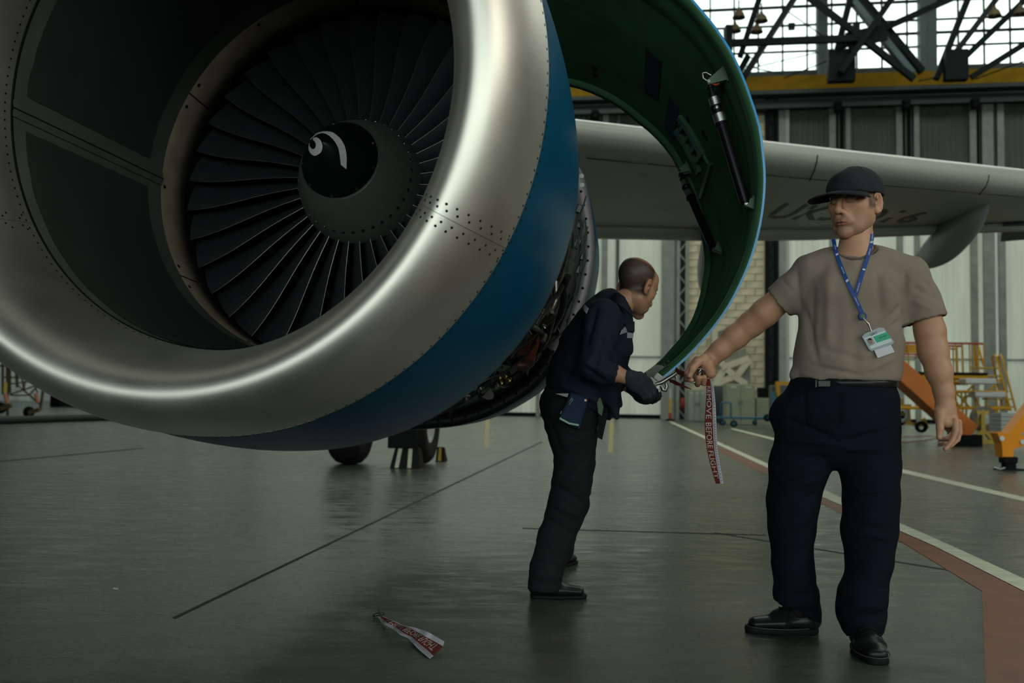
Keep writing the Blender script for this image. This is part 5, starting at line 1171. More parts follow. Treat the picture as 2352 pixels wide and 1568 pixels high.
card('portrait_head', [(1993, 780), (1998, 777), (2003, 781), (2005, 788), (1999, 791), (1995, 787)], bd - .0034, mat('portrait_skin', (.20, .14, .11), .5), cardo, .001)
card('portrait_hair', [(1993, 781), (1997, 776), (2002, 778), (2003, 781), (1998, 780)], bd - .0046, M_DARK, cardo, .001)
def flat_text(txt, p0, p1, hgt, d, m, parent, name='print'):
    v, f_ = text_mesh(txt, 1.0); W_ = v[:, 0].max(); a, b = P(*p0, d), P(*p1, d); x = (b - a); L_ = np.linalg.norm(x); x /= L_; y = np.cross(x, _f) * -1; y = np.cross(_f * -1, x); 
    return build(name, MB().add([a + x * p[0] / W_ * L_ + y * p[1] * hgt / .72 for p in v], f_), m, parent)
M_CPR = mat('card_blue_print', (.02, .09, .16), .5); flat_text('UAT', (2000, 772), (2016, 766), .010, bd - .002, M_CPR, cardo); card('print_line', [(2018, 776), (2036, 769.5), (2036.6, 770.6), (2018.6, 777.1)], bd - .0036, mat('card_dark_print', (.01, .06, .05), .5), cardo, .0003)
card('white_slip', [(2008, 804), (2046, 791), (2055, 808), (2016, 822)], bd + .004, mat('slip_white', (.45, .46, .50), .4), lan, .001)
# ---------- the man in the navy shirt, bent over the door
man2 = thing('person', 'person with balding dark hair in navy work shirt and gloves bending to the door latch', 'person', PF(1280, 1372))
fh = np.array([_f[0], _f[1], 0]); fh /= np.linalg.norm(fh); rh = np.array([_r[0], _r[1], 0]); rh /= np.linalg.norm(rh)
hb2 = basis(rh * .72 + fh * .62 + np.array([0, 0, -.42]), rh * .30 + fh * .15 + np.array([0, 0, 1])); hc2 = P(1462, 657, 4.52); hs2 = 1.0
def hair2(v):
    x, y, z = v[:, 0], v[:, 1], v[:, 2]; side = sstep(z, -.055, -.030) * sstep(-y, -.030, -.005) ; bald = (1 - sstep(np.hypot(x, (y - .0) * .62), .050, .074)) * sstep(z, .078, .098)
    front = sstep(y, .045, .075); return .93 * side * (1 - bald) * (1 - front) * (1 - sstep(np.abs(x), .076, .081) * (np.abs(z) < .04))
HV2 = HF_v.copy(); hc_ = head_colors(HV0, hair2, 1.0, SK * np.array([1.0, 1.0, .98])); 
bald = (1 - sstep(np.hypot(HF_v[:, 0], (HF_v[:, 1] + .012) * .75), .045, .068)) * sstep(HF_v[:, 2], .06, .09); 
hv2 = place(HV2, hc2, hb2, hs2); hm2 = MB(); hm2.v = [tuple(p) for p in hv2.tolist()]; hm2.f = hm.f[:len(HF_f)]; hm2.m = [0] * len(hm2.f); hm2.sm = [True] * len(hm2.f)
B2 = Field((.05, 4.0, .05), (1.0, 5.6, 1.55), .011)
B2.ec(hc2 + hb2 @ np.array([0, -.010, -.055]), P(1412, 712, 4.5), (.050, .050), (.066, .072), rh, k=.03)
B2.echain([P(1395, 740, 4.5), P(1362, 810, 4.52), P(1340, 880, 4.56), P(1318, 940, 4.58)], [(.09, .13), (.11, .13), (.11, .13), (.10, .14)], _r, k=.04)
B2.chain([P(1308, 950, 4.52), P(1308, 1130, 4.50), P(1248, 1340, 4.48)], [.08, .055, .04], k=.03); B2.chain([P(1325, 960, 4.7), P(1322, 1140, 4.93), P(1290, 1270, 5.2)], [.08, .055, .04], k=.03)
G1 = [P(1378, 735, 4.34), P(1355, 842, 4.29), P(1415, 858, 4.26), P(1448, 870, 4.25)]; B2.chain(G1[:3], [.05, .045, .04], k=.02)
G2 = [P(1400, 740, 4.66), P(1400, 850, 4.62), P(1450, 885, 4.48), P(1478, 905, 4.40)]; B2.chain(G2[:3], [.05, .045, .04], k=.02)
FC = fld([G1[1], G1[3]], .004, .06); FC.chain([G1[1], G1[2], G1[3]], [.042, .034, .028], k=.01)
bc2 = solid(B2, 2); fc2 = solid(FC, 1)
c2_ = np.concatenate([hc_, np.tile(SK * np.array([1.0, 1.0, .98]), (len(bc2.v), 1)), np.tile(SK * np.array([1., .98, .95]), (len(fc2.v), 1))])
build('body', merge([hm2, bc2, fc2]), M_SKIN, man2, vc=c2_)
SF = Field((.02, 4.05, .75), (1.0, 4.95, 1.45), .0075)
SF.echain([P(1405, 705, 4.50), P(1390, 742, 4.50), P(1366, 800, 4.51), P(1345, 862, 4.54), P(1336, 915, 4.57)], [(.085, .09), (.122, .175), (.150, .175), (.165, .165), (.165, .165)], _r, k=.04)
SF.chain([P(1384, 728, 4.34), P(1378, 775, 4.31), P(1358, 838, 4.28)], [.082, .080, .062], k=.03); SF.chain([P(1358, 838, 4.28), P(1385, 856, 4.26), P(1413, 858, 4.26)], [.062, .052, .046], k=.015)
SF.chain([P(1400, 740, 4.66), P(1405, 850, 4.62), P(1452, 880, 4.48)], [.075, .06, .045], k=.03)
SF.rc(P(1430, 760, 4.40), P(1438, 800, 4.40), .035, k=.03)
SF.rc(P(1398, 890, 4.42), P(1417, 958, 4.40), .055, .012, k=.02); SF.rc(P(1408, 870, 4.46), P(1424, 930, 4.43), .04, .012, k=.02)
SF.ell(P(1443, 672, 4.5), (.062, .062, .062), k=.004, sub=True)
cu = P(1418, 858, 4.26); du = (P(1448, 870, 4.25) - P(1385, 850, 4.26)); du /= np.linalg.norm(du)
SF._mix(cu - .06, cu + .08, lambda Q: np.maximum(-((Q - cu) @ du.astype(np.float32)), np.linalg.norm(Q - cu, axis=-1) - .065), .002, True)
SF.rc(cu - du * .02, cu + du * .04, .036, k=.002, sub=True)
SF.cut(P(1330, 925, 4.5), np.array([0, 0, -1]) * 1.0 + rh * -.55)
SL = ((1400, 730, 1360, 860, 9, -.006), (1372, 700, 1345, 800, 8, -.007), (1340, 830, 1400, 865, 8, .007), (1345, 845, 1395, 880, 7, -.007), (1330, 780, 1300, 880, 9, -.005), (1380, 790, 1345, 840, 8, .005), (1400, 760, 1425, 840, 9, -.006), (1290, 850, 1380, 900, 9, -.006), (1280, 880, 1390, 930, 8, .006), (1380, 840, 1420, 850, 6, -.006), (1300, 800, 1350, 760, 8, -.004))
sm = solid(SF, 2, lambda v: fold_lines(v, SL, 0) + .0035 * wob(v * np.array([1, 1, 1.3]), 15, 21) + .0030 * wob(v, 32, 22) + .0015 * wob(v, 60, 23)); shv = sm.np
sh2 = build('work_shirt', sm, M_SHIRT2, man2)
build('collar', MB().ribbon([[P(x, y, d_) for x, y, d_ in r] for r in ([(1400, 684, 4.46), (1393, 698, 4.42)], [(1411, 674, 4.40), (1410, 696, 4.37)], [(1422, 672, 4.37), (1426, 702, 4.345)], [(1434, 682, 4.37), (1440, 715, 4.34)], [(1442, 700, 4.38), (1452, 728, 4.36)])], .006), M_SHIRT2, sh2)
drape('reflective_tape', quadrows((1428, 758), (1436, 750), (1441, 762), (1424, 768), 4, 4), shv, .004, M_REFL, sh2); drape('reflective_tape', quadrows((1441, 763), (1455, 765), (1454, 776), (1440, 776), 4, 4), shv, .004, M_REFL, sh2)
drape('reflective_tape', quadrows((1336, 706), (1344, 700), (1352, 708), (1347, 720), 4, 4), shv, .004, M_REFL, sh2)
drape('pocket_flap', quadrows((1436, 742), (1457, 738), (1457, 762), (1440, 760), 5, 4), shv, .007, M_SHIRT2, sh2)
mb = MB().ribbon([[P(1372, 925, 4.44), P(1398, 930, 4.44)], [P(1374, 965, 4.44), P(1393, 965, 4.44)], [P(1372, 1004, 4.44), P(1383, 1010, 4.44)]], .004); build('shirt_tail', mb, M_DARK, sh2)
mb = MB().ribbon([[P(1368, 905, 4.40), P(1380, 915, 4.40)], [P(1372, 930, 4.40), P(1386, 935, 4.40)], [P(1374, 948, 4.40), P(1382, 955, 4.40)]], .004); build('shirt_lining', mb, mat('faded_green_lining', (.10, .13, .09), .9), sh2)
T2 = Field((.02, 4.2, .03), (.75, 5.6, 1.05), .0085)
T2.echain([P(1318, 888, 4.56), P(1308, 930, 4.56), P(1310, 965, 4.56)], [(.115, .15), (.128, .165), (.120, .16)], _r, k=.03)
T2.echain([P(1312, 945, 4.50), P(1316, 1000, 4.50), P(1321, 1060, 4.50), P(1313, 1110, 4.49), P(1306, 1155, 4.49), P(1278, 1235, 4.48), P(1258, 1300, 4.47), P(1250, 1342, 4.46)], [(.122, .10), (.108, .10), (.090, .095), (.088, .09), (.090, .085), (.082, .08), (.076, .08), (.076, .085)], _r, k=.02)
T2.echain([P(1325, 960, 4.70), P(1322, 1120, 4.90), P(1296, 1225, 5.12), P(1292, 1262, 5.16)], [(.10, .09), (.075, .08), (.06, .07), (.058, .07)], _r, k=.02)
c_ = P(1254, 1352, 4.46); T2.rc(c_, c_ + np.array([0, 0, .03]), .055, k=.003, sub=True)
TL2 = ((1275, 1100, 1350, 1060, 8, -.007), (1272, 1085, 1340, 1110, 8, .006), (1268, 1110, 1345, 1160, 9, -.007), (1262, 1150, 1335, 1190, 9, .006), (1250, 1190, 1320, 1230, 9, -.006), (1300, 1010, 1365, 985, 8, -.005), (1260, 960, 1290, 1040, 9, -.005), (1225, 1290, 1295, 1300, 7, -.006), (1220, 1320, 1290, 1325, 7, .006), (1225, 1335, 1280, 1345, 6, -.006))
t2m = solid(T2, 2, lambda v: fold_lines(v, TL2, 0) + .0030 * wob(v * np.array([1, 1, 1.6]), 18, 31) + .0026 * wob(v * np.array([.7, .7, 1.8]), 34, 32)); tr2 = build('trousers', t2m, M_TROU2, man2)
h0 = PZ(1210, 1371, 0); make_shoe(man2, h0, PZ(1352, 1373, 0), lace=False, loafer=True)
build('sock', MB().tube([P(1258, 1352, 4.46), P(1262, 1335, 4.46)], [.036, .034], 14), M_SOCK, man2)
h1 = PZ(1250, 1306, 0); make_shoe(man2, h1, PZ(1322, 1292, 0) * np.array([1, 1, 0]), lace=False, loafer=True)
# gloves
def kz(x, y, d): return P(1350 + x / 3.92, 750 + y / 3.92, d)
GF = fld([kz(380, 440, 4.2), kz(660, 680, 4.5)], .0034, .06)
GF.rc(kz(375, 455, 4.25), kz(420, 490, 4.25), .033, .038, k=.01); GF.ec(kz(425, 490, 4.25), kz(510, 540, 4.26), (.042, .034), (.046, .036), _u, k=.015)
GF.chain([kz(470, 440, 4.25), kz(530, 490, 4.26), kz(572, 545, 4.28)], [.018, .015, .013], k=.006)
for i, (a, b, c__) in enumerate((((540, 500, 4.23), (590, 560, 4.24), (600, 610, 4.27)), ((530, 530, 4.23), (580, 590, 4.23), (580, 635, 4.27)), ((505, 560, 4.23), (550, 620, 4.23), (550, 655, 4.27)), ((475, 570, 4.24), (510, 630, 4.24), (520, 660, 4.28)))): GF.chain([kz(*a), kz(*b), kz(*c__)], [.016, .0145, .012], k=.004)
g1 = solid(GF, 1, lambda v: .0008 * wob(v, 120, 41)); build('glove', g1, M_GLOVE, man2)
GG = fld([kz(430, 560, 4.3), kz(660, 680, 4.45)], .0034, .06)
GG.rc(G2[2], kz(500, 620, 4.40), .036, .036, k=.01); GG.ec(kz(470, 600, 4.40), kz(540, 630, 4.38), (.036, .032), (.036, .030), _u, k=.015)
for i, (a, b, c__) in enumerate((((550, 615, 4.36), (610, 620, 4.37), (640, 600, 4.38)), ((555, 635, 4.38), (615, 640, 4.38), (645, 620, 4.39)), ((550, 650, 4.39), (600, 660, 4.39), (635, 645, 4.40)), ((535, 655, 4.41), (580, 668, 4.41), (600, 660, 4.42)))): GG.chain([kz(*a), kz(*b), kz(*c__)], [.0155, .014, .012], k=.004)
GG.chain([kz(520, 590, 4.37), kz(570, 580, 4.36), kz(615, 575, 4.36)], [.018, .015, .012], k=.006)
g2 = solid(GG, 1, lambda v: .0008 * wob(v, 120, 42)); build('glove', g2, mat('dark_knit_glove', (.018, .022, .026), .9, bump=.5, bscale=350, spec=.2), man2)
# pouch on the hip
pz = 4.36
pouch = single('belt_pouch', (lambda q: MB().sheet([[P(x, y, pz + dz) for x, y in qq] for dz, qq in ((.05, q), (.0, q), (-.008, [(1313, 905), (1348, 916), (1328, 980), (1286, 961)]))], smooth=False, closed=True).add([P(x, y, pz - .008) for x, y in [(1313, 905), (1348, 916), (1328, 980), (1286, 961)]], [(0, 1, 2, 3)]))([(1311, 901), (1353, 913), (1331, 985), (1282, 965)]), mat('pouch_navy', (.012, .026, .055), .8, bump=.2, bscale=500, spec=.2), 'small navy pouch with a pale stripe on the hip of the navy-shirted man', 'pouch')
build('stripe', MB().ribbon([[P(1286, 958, pz - .010), P(1285, 962, pz - .010)], [P(1308, 970, pz - .012), P(1307, 974, pz - .012)], [P(1330, 974, pz - .010), P(1329, 978, pz - .010)]], .001), mat('pale_mint_trim', (.30, .38, .30), .6), pouch)
build('zip_pull', MB().tube([P(1304, 926, pz - .014), P(1314, 914, pz - .016), P(1316, 917, pz - .016), P(1307, 929, pz - .014)], .0016, 6, closed=True), M_STEEL, pouch)
build('grommet', MB().disc(P(1345, 919, pz - .009), -_f, .005, 12, th=.002), mat('copper_grommet', (.30, .18, .10), .35, .9), pouch); build('zip_end', MB().tube([P(1287, 950, pz), P(1290, 944, pz)], .0022, 6), mat('pale_zip', (.25, .20, .20), .5), pouch)
build('knife_tip', MB().add([P(1276, 904, pz), P(1306, 903, pz - .004), P(1303, 912, pz - .004), P(1276, 904, pz + .004), P(1306, 903, pz + .004), P(1303, 912, pz + .004)], [(0, 1, 2), (5, 4, 3), (0, 3, 4, 1), (1, 4, 5, 2), (2, 5, 3, 0)]), mat('grey_handle', (.25, .26, .25), .5), pouch)
# ---------- streamers
M_RED = mat('red_streamer_cloth', (.12, .018, .013), .8, var=.2, scale=30, spec=.2); M_STW = mat('white_streamer_edge', (.42, .42, .47), .8, var=.15, scale=40); M_STT = mat('streamer_lettering', (.40, .38, .35), .8); M_TICK = mat('streamer_tick', (.05, .05, .07), .8)
def interp_rows(cols, n):
    out = []
    for c_ in cols:
        c_ = np.array(c_, float); t = np.linspace(0, len(c_) - 1, n); out.append(np.stack([np.interp(t, range(len(c_)), c_[:, k]) for k in range(3)], 1))
    return np.array(out).transpose(1, 0, 2)
def streamer(root, A, txt, t0, t1, side=0, lab=None):
    """A: rows x (left, divide, right[, right white]) points"""
    red = build('cloth', MB().ribbon([[r[0], r[0] * .67 + r[1] * .33, r[0] * .33 + r[1] * .67, r[1]] for r in A], .0012), M_RED, root)
    build('white_edge', MB().ribbon([[r[1], r[2]] for r in A], .0012), M_STW, root)
    n = len(A) - 1; du = np.gradient(A, axis=0); nn = np.cross(du[:, 1], A[:, 2] - A[:, 0]); nn /= np.linalg.norm(nn, axis=1, keepdims=True); 
    mb = MB()
    for i in range(1, n * 2):
        a = i / 2; k = int(a); f = a - k; k2 = min(k + 1, n); r = A[k] * (1 - f) + A[k2] * f; s_ = -1 if nn[k] @ (CAM - r[1]) < 0 else 1; u_ = nn[k] * .0018 * s_; d_ = du[k, 1] / np.linalg.norm(du[k, 1]) * .0012
        p, q = r[1] + (r[2] - r[1]) * .15, r[1] + (r[2] - r[1]) * (.55 if i % 2 else .85); mb.add([p - d_ + u_, p + d_ + u_, q + d_ + u_, q - d_ + u_], [(0, 1, 2, 3)])
    build('edge_ticks', mb, M_TICK, root, kind='stuff')
    v, f_ = text_mesh(txt, 1.0); W_ = v[:, 0].max(); out = []
    for p in v:
        a = (t0 + (t1 - t0) * p[0] / W_) * n; k = int(min(a, n - 1)); f = a - k; r = A[k] * (1 - f) + A[k + 1] * f; s_ = -1 if nn[k] @ (CAM - r[1]) < 0 else 1; h = .14 + .72 * p[1] / .72
        out.append(r[0] * (1 - h) + r[1] * h + nn[k] * s_ * .0022)
    build('lettering', MB().add(out, f_), M_STT, root, label='pale capitals REMOVE BEFORE FLIGHT')
def kk(x, y, d): return P(1350 + x / 3.92, 750 + y / 3.92, d)
ys = [470, 560, 700, 870, 1000, 1120, 1250, 1412]; lx = [1068, 1070, 1062, 1052, 1058, 1075, 1105, 1152]; dv = [1100, 1114, 1122, 1125, 1131, 1141, 1162, 1194]; rx = [1108, 1137, 1150, 1157, 1161, 1168, 1190, 1222]; dd = [3.88, 3.87, 3.88, 3.89, 3.90, 3.89, 3.88, 3.88]
cols = [[kk(x, y, d + k) for x, y, d in zip(X, ys, dd)] for X, k in ((lx, .012), (dv, 0), (rx, .008))]
st1 = thing('warning_streamer', 'red and white warning streamer hanging from the outstretched hand', 'streamer', P(1630, 990, 3.88), 'warning streamers')
streamer(st1, interp_rows(cols, 40), 'REMOVE BEFORE FLIGHT', .10, .96)
build('split_ring', MB().tube([hz(252 + 52 * math.cos(t), 495 + 45 * math.sin(t), 3.885 + .006 * math.sin(t)) for t in np.linspace(0, 2 * PI, 25)[:-1]], .0016, 6, closed=True), M_STEEL, st1)
build('pin', MB().tube([hz(215, 520, 3.88), hz(250, 480, 3.87), hz(262, 460, 3.87)], [.003, .005, .003], 6), M_STEEL, st1)
build('clip', MB().tube([hz(150, 615, 3.865), hz(175, 622, 3.86), hz(190, 612, 3.86)], .004, 6), M_STEEL, st1)
def fz(x, y, z=.0): return PZ(800 + x / 7.84, 1350 + y / 7.84, z)
wo_ = [(530, 510), (590, 600), (640, 650), (800, 730), (880, 790), (930, 840), (1080, 900), (1170, 1000), (1250, 1090), (1370, 1190), (1465, 1270)]
wi_ = [(575, 520), (655, 590), (705, 630), (850, 700), (930, 760), (1000, 815), (1150, 885), (1212, 945), (1300, 1025), (1410, 1110), (1532, 1222)]
re_ = [(620, 515), (710, 550), (800, 595), (960, 670), (1060, 705), (1130, 735), (1260, 800), (1380, 870), (1480, 925), (1600, 990), (1705, 1050)]
fe_ = [(625, 510), (715, 546), (805, 590), (965, 664), (1070, 695), (1160, 708), (1300, 745), (1420, 785), (1520, 840), (1630, 905), (1728, 962)]
zz = [.012, .010, .022, .012, .018, .014, .010, .016, .010, .008, .004]
st2 = thing('warning_streamer', 'crumpled red and white warning streamer lying on the concrete floor', 'streamer', PF(940, 1465), 'warning streamers')
A2 = interp_rows([[fz(*p, z=z + .010) for p, z in zip(re_, zz)], [fz(*p, z=z) for p, z in zip(wi_, zz)], [fz(*p, z=z * .4 + .002) for p, z in zip(wo_, zz)]], 40)
streamer(st2, A2, 'REMOVE BEFORE FLIGHT', .12, .95)
build('white_edge', MB().ribbon(interp_rows([[fz(*p, z=z + .010) for p, z in zip(re_, zz)], [fz(*p, z=z + .022) for p, z in zip(fe_, zz)]], 30).tolist(), .0012), M_STW, st2)
build('pin', MB().tube([fz(590, 480, .01), fz(560, 430, .02), fz(535, 400, .025)], .0025, 6).tube([fz(460, 500, .006), fz(520, 470, .01), fz(600, 470, .01), fz(630, 460, .01)], .006, 7), M_DSTEEL, st2)
st3 = thing('warning_streamer', 'small pointed red streamer hanging by the latch of the open door', 'streamer', P(1555, 870, 4.2), 'warning streamers')
build('cloth', MB().ribbon([[P(1553, 843, 4.28), P(1550, 851, 4.28)], [P(1562, 850, 4.22), P(1558, 860, 4.22)], [P(1572, 853, 4.12), P(1568, 864, 4.12)], [P(1584, 858, 4.0), P(1580, 868, 4.0)]], .0012), M_RED, st3)
build('tail', MB().ribbon([[P(1536, 870, 4.28), P(1538, 876, 4.28)], [P(1550, 873, 4.24), P(1552, 884, 4.24)], [P(1566, 882, 4.2), P(1566, 888, 4.2)], [P(1588, 893, 4.18), P(1588, 894.5, 4.18)]], .0012), M_RED, st3)
# ------------------------------------------------------------ things standing about the hangar
M_YEL = mat('equipment_yellow', (.62, .32, .018), .5, var=.25, scale=5); M_YEL2 = mat('faded_yellow', (.50, .36, .06), .55, var=.3, scale=5)
M_ORA = mat('boom_orange', (.55, .16, .03), .45, var=.15, scale=2); M_ORA2 = mat('jack_orange', (.75, .27, .010), .4, var=.12, scale=3)
M_RRAIL = mat('rail_red', (.30, .035, .03), .5); M_ALU = mat('dull_aluminium_plank', (.40, .42, .40), .4, .3); M_CAB = mat('grey_green_cabinet', (.26, .29, .20), .5, var=.15, scale=2)
M_BLUET = mat('trolley_blue', (.020, .10, .17), .45); M_RUST = mat('rusty_tan_tube', (.10, .070, .032), .6, var=.4, scale=8)
def zz6(x, y, d): return P(2000 + x / 4.355, 740 + y / 4.355, d)
def z7(x, y, d): return P(1560 + x / 5.227, 760 + y / 5.227, d)
BK = np.array([fh[0], fh[1], 0.0])
DP = 23.4
plat = thing('access_platform', 'yellow wheeled access platform with red top rail beyond the capped man', 'platform', PF(2240, 1018))
def pb(a, b, w_, m, name='frame_tube', off=0.0):
    return build(name, MB().tube([zz6(*a, DP) + BK * off, zz6(*b, DP) + BK * off], w_ / 2, 6), m, plat)
for off in (0.0, 1.1):
    pb((255, 203), (1120, 213), .055, M_RRAIL, 'top_rail', off); pb((255, 318), (760, 330), .04, M_RRAIL, 'mid_rail', off); pb((770, 262), (840, 268), .04, M_RRAIL, 'mid_rail', off)
    for x in (300, 375, 850, 912, 985, 1030, 1072, 1130): pb((x, 205), (x + 8, 515), .035, M_YEL, 'rail_post', off)
    for y, x0, x1, w_ in ((545, 420, 1160, .12), (600, 520, 1180, .10), (690, 560, 1350, .07), (855, 250, 1400, .08)): pb((x0, y), (x1, y + 4), w_, M_YEL, 'cross_beam', off)
    for x0, y0, x1, y1 in ((840, 560, 880, 1190), (905, 700, 930, 1000), (1235, 540, 1300, 1180), (850, 700, 1000, 860), (1000, 700, 880, 850), (870, 860, 1000, 1180), (1160, 700, 1180, 1190), (1180, 680, 1320, 545), (1020, 700, 1100, 860), (1240, 870, 1310, 1040), (930, 740, 960, 860)): pb((x0, y0), (x1, y1), .045, M_YEL2 if x0 % 20 else M_YEL, 'brace', off)
build('deck', MB().box(zz6(790, 512, DP) + BK * .5, (165 * DP / 2287 * 1.02, 1.15, .06), bev=.0), M_DARK, plat)
build('deck_panel', MB().box(zz6(370, 265, DP) + BK * .1, (.55, .05, .20)), M_YEL, plat)
build('base_beam', MB().bar(zz6(880, 1190, DP), zz6(1290, 1216, DP), .10, .09).bar(zz6(880, 1190, DP) + BK * 1.1, zz6(1290, 1216, DP) + BK * 1.1, .10, .09), M_YEL2, plat)
for x in (918, 1070, 1190, 1270): build('castor', MB().lathe([(-.025, .06), (.025, .06), (.025, .01)], zz6(x, 1262, DP - .1), (1, 0, 0), 12).lathe([(-.025, .01), (-.025, .06)], zz6(x, 1262, DP - .1), (1, 0, 0), 12), M_DARK, plat)
for x0, x1, off in ((1255, 1400, 0), (1312, 1452, .0), (1135, 1190, .3)):
    pts = [zz6(x1, 885 if x0 > 1200 else 430, DP) + BK * off, zz6(x0, 345 if x0 > 1200 else 240, DP) + BK * off, zz6(x0 + 20, 325 if x0 > 1200 else 200, DP) + BK * (off + .15), zz6(x0 + 40, 340 if x0 > 1200 else 215, DP) + BK * (off + .4), zz6(x1 + 30, 885 if x0 > 1200 else 430, DP) + BK * (off + .5)]
    build('ladder_rail', MB().tube(pts, .025, 7), M_YEL, plat)
for i in range(6): y = 455 + i * 78; build('step', MB().box(zz6(1150 + i * 28 + 60, y, DP) + BK * .3, (.55, .35, .035)), M_YEL2, plat)
for x, y in ((1070, 590), (1165, 722)): build('plank', MB().box(zz6(x, y, DP - .5), (.72, .35, .13), bev=.02).box(zz6(x, y + 20, DP - .5), (.70, .30, .05)), M_ALU, plat, label='silver aluminium plank')
dr = thing('tow_wheel_frame', 'grey wheel ring in a yellow frame in front of the access platform', 'equipment', PF(2258, 1022))
cw = zz6(1125, 965, DP - 1.0); build('wheel_ring', MB().lathe([(-.08, .20), (-.08, .28), (.08, .28), (.08, .20), (-.08, .20)], cw, BK, 28), mat('grey_ring', (.13, .12, .10), .5), dr); build('wheel_hub', MB().lathe([(-.05, .13), (-.06, .01)], cw, BK, 16), M_ALU, dr)
for a, b in (((1115, 900), (1120, 1190)), ((1060, 900), (1180, 900)), ((1125, 1080), (1010, 1190)), ((1125, 1080), (1240, 1190)), ((1010, 1190), (1250, 1195))): build('frame_bar', MB().bar(zz6(*a, DP - 1.15), zz6(*b, DP - 1.15), .08, .08), M_YEL2, dr)
# orange boom leaning down to the floor
boom = thing('tow_boom', 'large orange box beam slanting down to the floor beside the capped man', 'boom', PF(2230, 1012))
A_, B_ = zz6(160, 395, 21.8), zz6(960, 1105, 21.8); build('beam', MB().bar(A_, B_, .55, .40, bev=.015), M_ORA, boom)
build('foot_wedge', MB().add([zz6(880, 960, 21.5), zz6(1060, 1172, 21.5), zz6(830, 1160, 21.5)] + [zz6(880, 960, 21.9), zz6(1060, 1172, 21.9), zz6(830, 1160, 21.9)], [(0, 1, 2), (5, 4, 3), (0, 3, 4, 1), (1, 4, 5, 2), (2, 5, 3, 0)]), M_ORA, boom)
fb_ = zz6(960, 1120, 21.7); build('foot_pad', MB().box((fb_[0], fb_[1], fb_[2] / 2), (.5, .4, fb_[2])), M_DARK, boom)
tr3 = thing('ground_cart', 'small yellow cart with black wheels under the orange beam', 'cart', PF(2100, 985))
for a, b in (((250, 840), (400, 835)), ((250, 1000), (560, 1030)), ((300, 760), (330, 1000)), ((370, 840), (380, 1010)), ((520, 960), (560, 1060))): build('frame_bar', MB().bar(zz6(*a, 24.5), zz6(*b, 24.5), .10, .08), M_YEL2, tr3)
for x, y, r in ((505, 1045, .14), (290, 980, .13), (300, 925, .19)): build('wheel', MB().lathe([(-.05, r * .55), (-.05, r), (.05, r), (.05, r * .55)], zz6(x, y, 24.3), BK, 20), M_DARK if y > 950 else M_ALU, tr3)
# orange jack leg at the frame's edge
jk = thing('engine_jack', 'bright orange jack leg with black foot at the right edge', 'jack', PF(2315, 1082))
pj = [(1640, 770), (1640, 1060), (1500, 1110), (1545, 1140), (1545, 1235), (1432, 1268), (1425, 1355), (1322, 1352), (1312, 1215), (1268, 1112), (1278, 1092), (1372, 1112)]
v = [zz6(x, y, 13.8) for x, y in pj]; n = len(v)
build('leg_plate', MB().add(v + [p + BK * .22 for p in v], [tuple(range(n)), tuple(range(2 * n - 1, n - 1, -1))] + [(i, (i + 1) % n, n + (i + 1) % n, n + i) for i in range(n)]), M_ORA2, jk)
for x, y in ((1315, 1160), (1522, 1196)): build('boss', MB().disc(zz6(x, y, 13.78), -BK, .033, 16, th=.03), M_ALU, jk)
build('foot', MB().box(zz6(1375, 1375, 13.85), (.20, .16, .09), bev=.01).box(zz6(1380, 1430, 13.85), (.16, .12, .12), bev=.01).box(zz6(1385, 1478, 13.85), (.34, .24, .05), bev=.01), M_DARK, jk)
build('lock_lever', MB().tube([zz6(1230, 1450, 13.7), zz6(1300, 1468, 13.7), zz6(1340, 1455, 13.75)], .012, 7), M_ALU, jk)
crt = thing('crate', 'white slatted crate behind the orange jack leg', 'crate', PF(2335, 1012))
for i, y in enumerate((925, 965, 1005, 1045, 1085)): build('slat', MB().box(zz6(1460, y, 19.5), (.85, .5, .07)), mat('crate_white', (.34, .36, .33), .6), crt)
build('crate_core', MB().box(zz6(1460, 1010, 19.7), (.80, .45, .34)), M_DSTEEL, crt)
single('hose', MB().tube([PZ(x, y, .015) for x, y in ((2050, 1002), (2090, 1003), (2130, 1001), (2165, 1004), (2120, 1012), (2060, 1016), (2010, 1014))], .012, 6), mat('orange_hose', (.30, .10, .04), .6), 'thin orange hose lying on the floor behind the capped man', 'hose')
# cabinets and trolley by the pier
def cab(name, px0, px1, py0, py1, d, dep, m, label, cat, doors=0, rest=False):
    a, b = P(px0, py1, d), P(px1, py0, d); c = (a + b) / 2; w_, h_ = b[0] - a[0], b[2] - a[2]; z0 = a[2] if rest else 0.0; h_ = b[2] - z0
    t = thing(name, label, cat, (c[0], c[1], z0)); build('body', MB().box((c[0], c[1] + dep / 2, z0 + h_ / 2), (w_, dep, h_), bev=.01), m, t)
    for i in range(doors):
        x_ = a[0] + w_ * (i + .5) / doors; dr_ = build('door', MB().box((x_, c[1] - .012, z0 + h_ / 2), (w_ / doors - .03, .025, h_ - .06), bev=.006), m, t); build('label', MB().box((x_ + .0, c[1] - .028, z0 + h_ - .12), (w_ / doors * .38, .006, .06)), M_WHITE, dr_); build('handle', MB().box((a[0] + w_ / 2 + (.06 if i else -.06), c[1] - .03, z0 + h_ * .55), (.03, .02, .14)), M_DSTEEL, dr_)
    return t
cab('electric_cabinet', 1666, 1735, 882, 973, 38, .5, M_CAB, 'grey green two door electric cabinet with white labels by the block pier', 'cabinet', 2)
cab('control_cabinet', 1737, 1776, 914, 972, 38.2, .5, M_CAB, 'low grey green cabinet under a dark box beside the two door cabinet', 'cabinet')
tb3 = cab('equipment_box', 1744, 1772, 890, 913.5, 38.3, .4, M_DARK, 'dark box on top of the low grey green cabinet', 'box', rest=True)
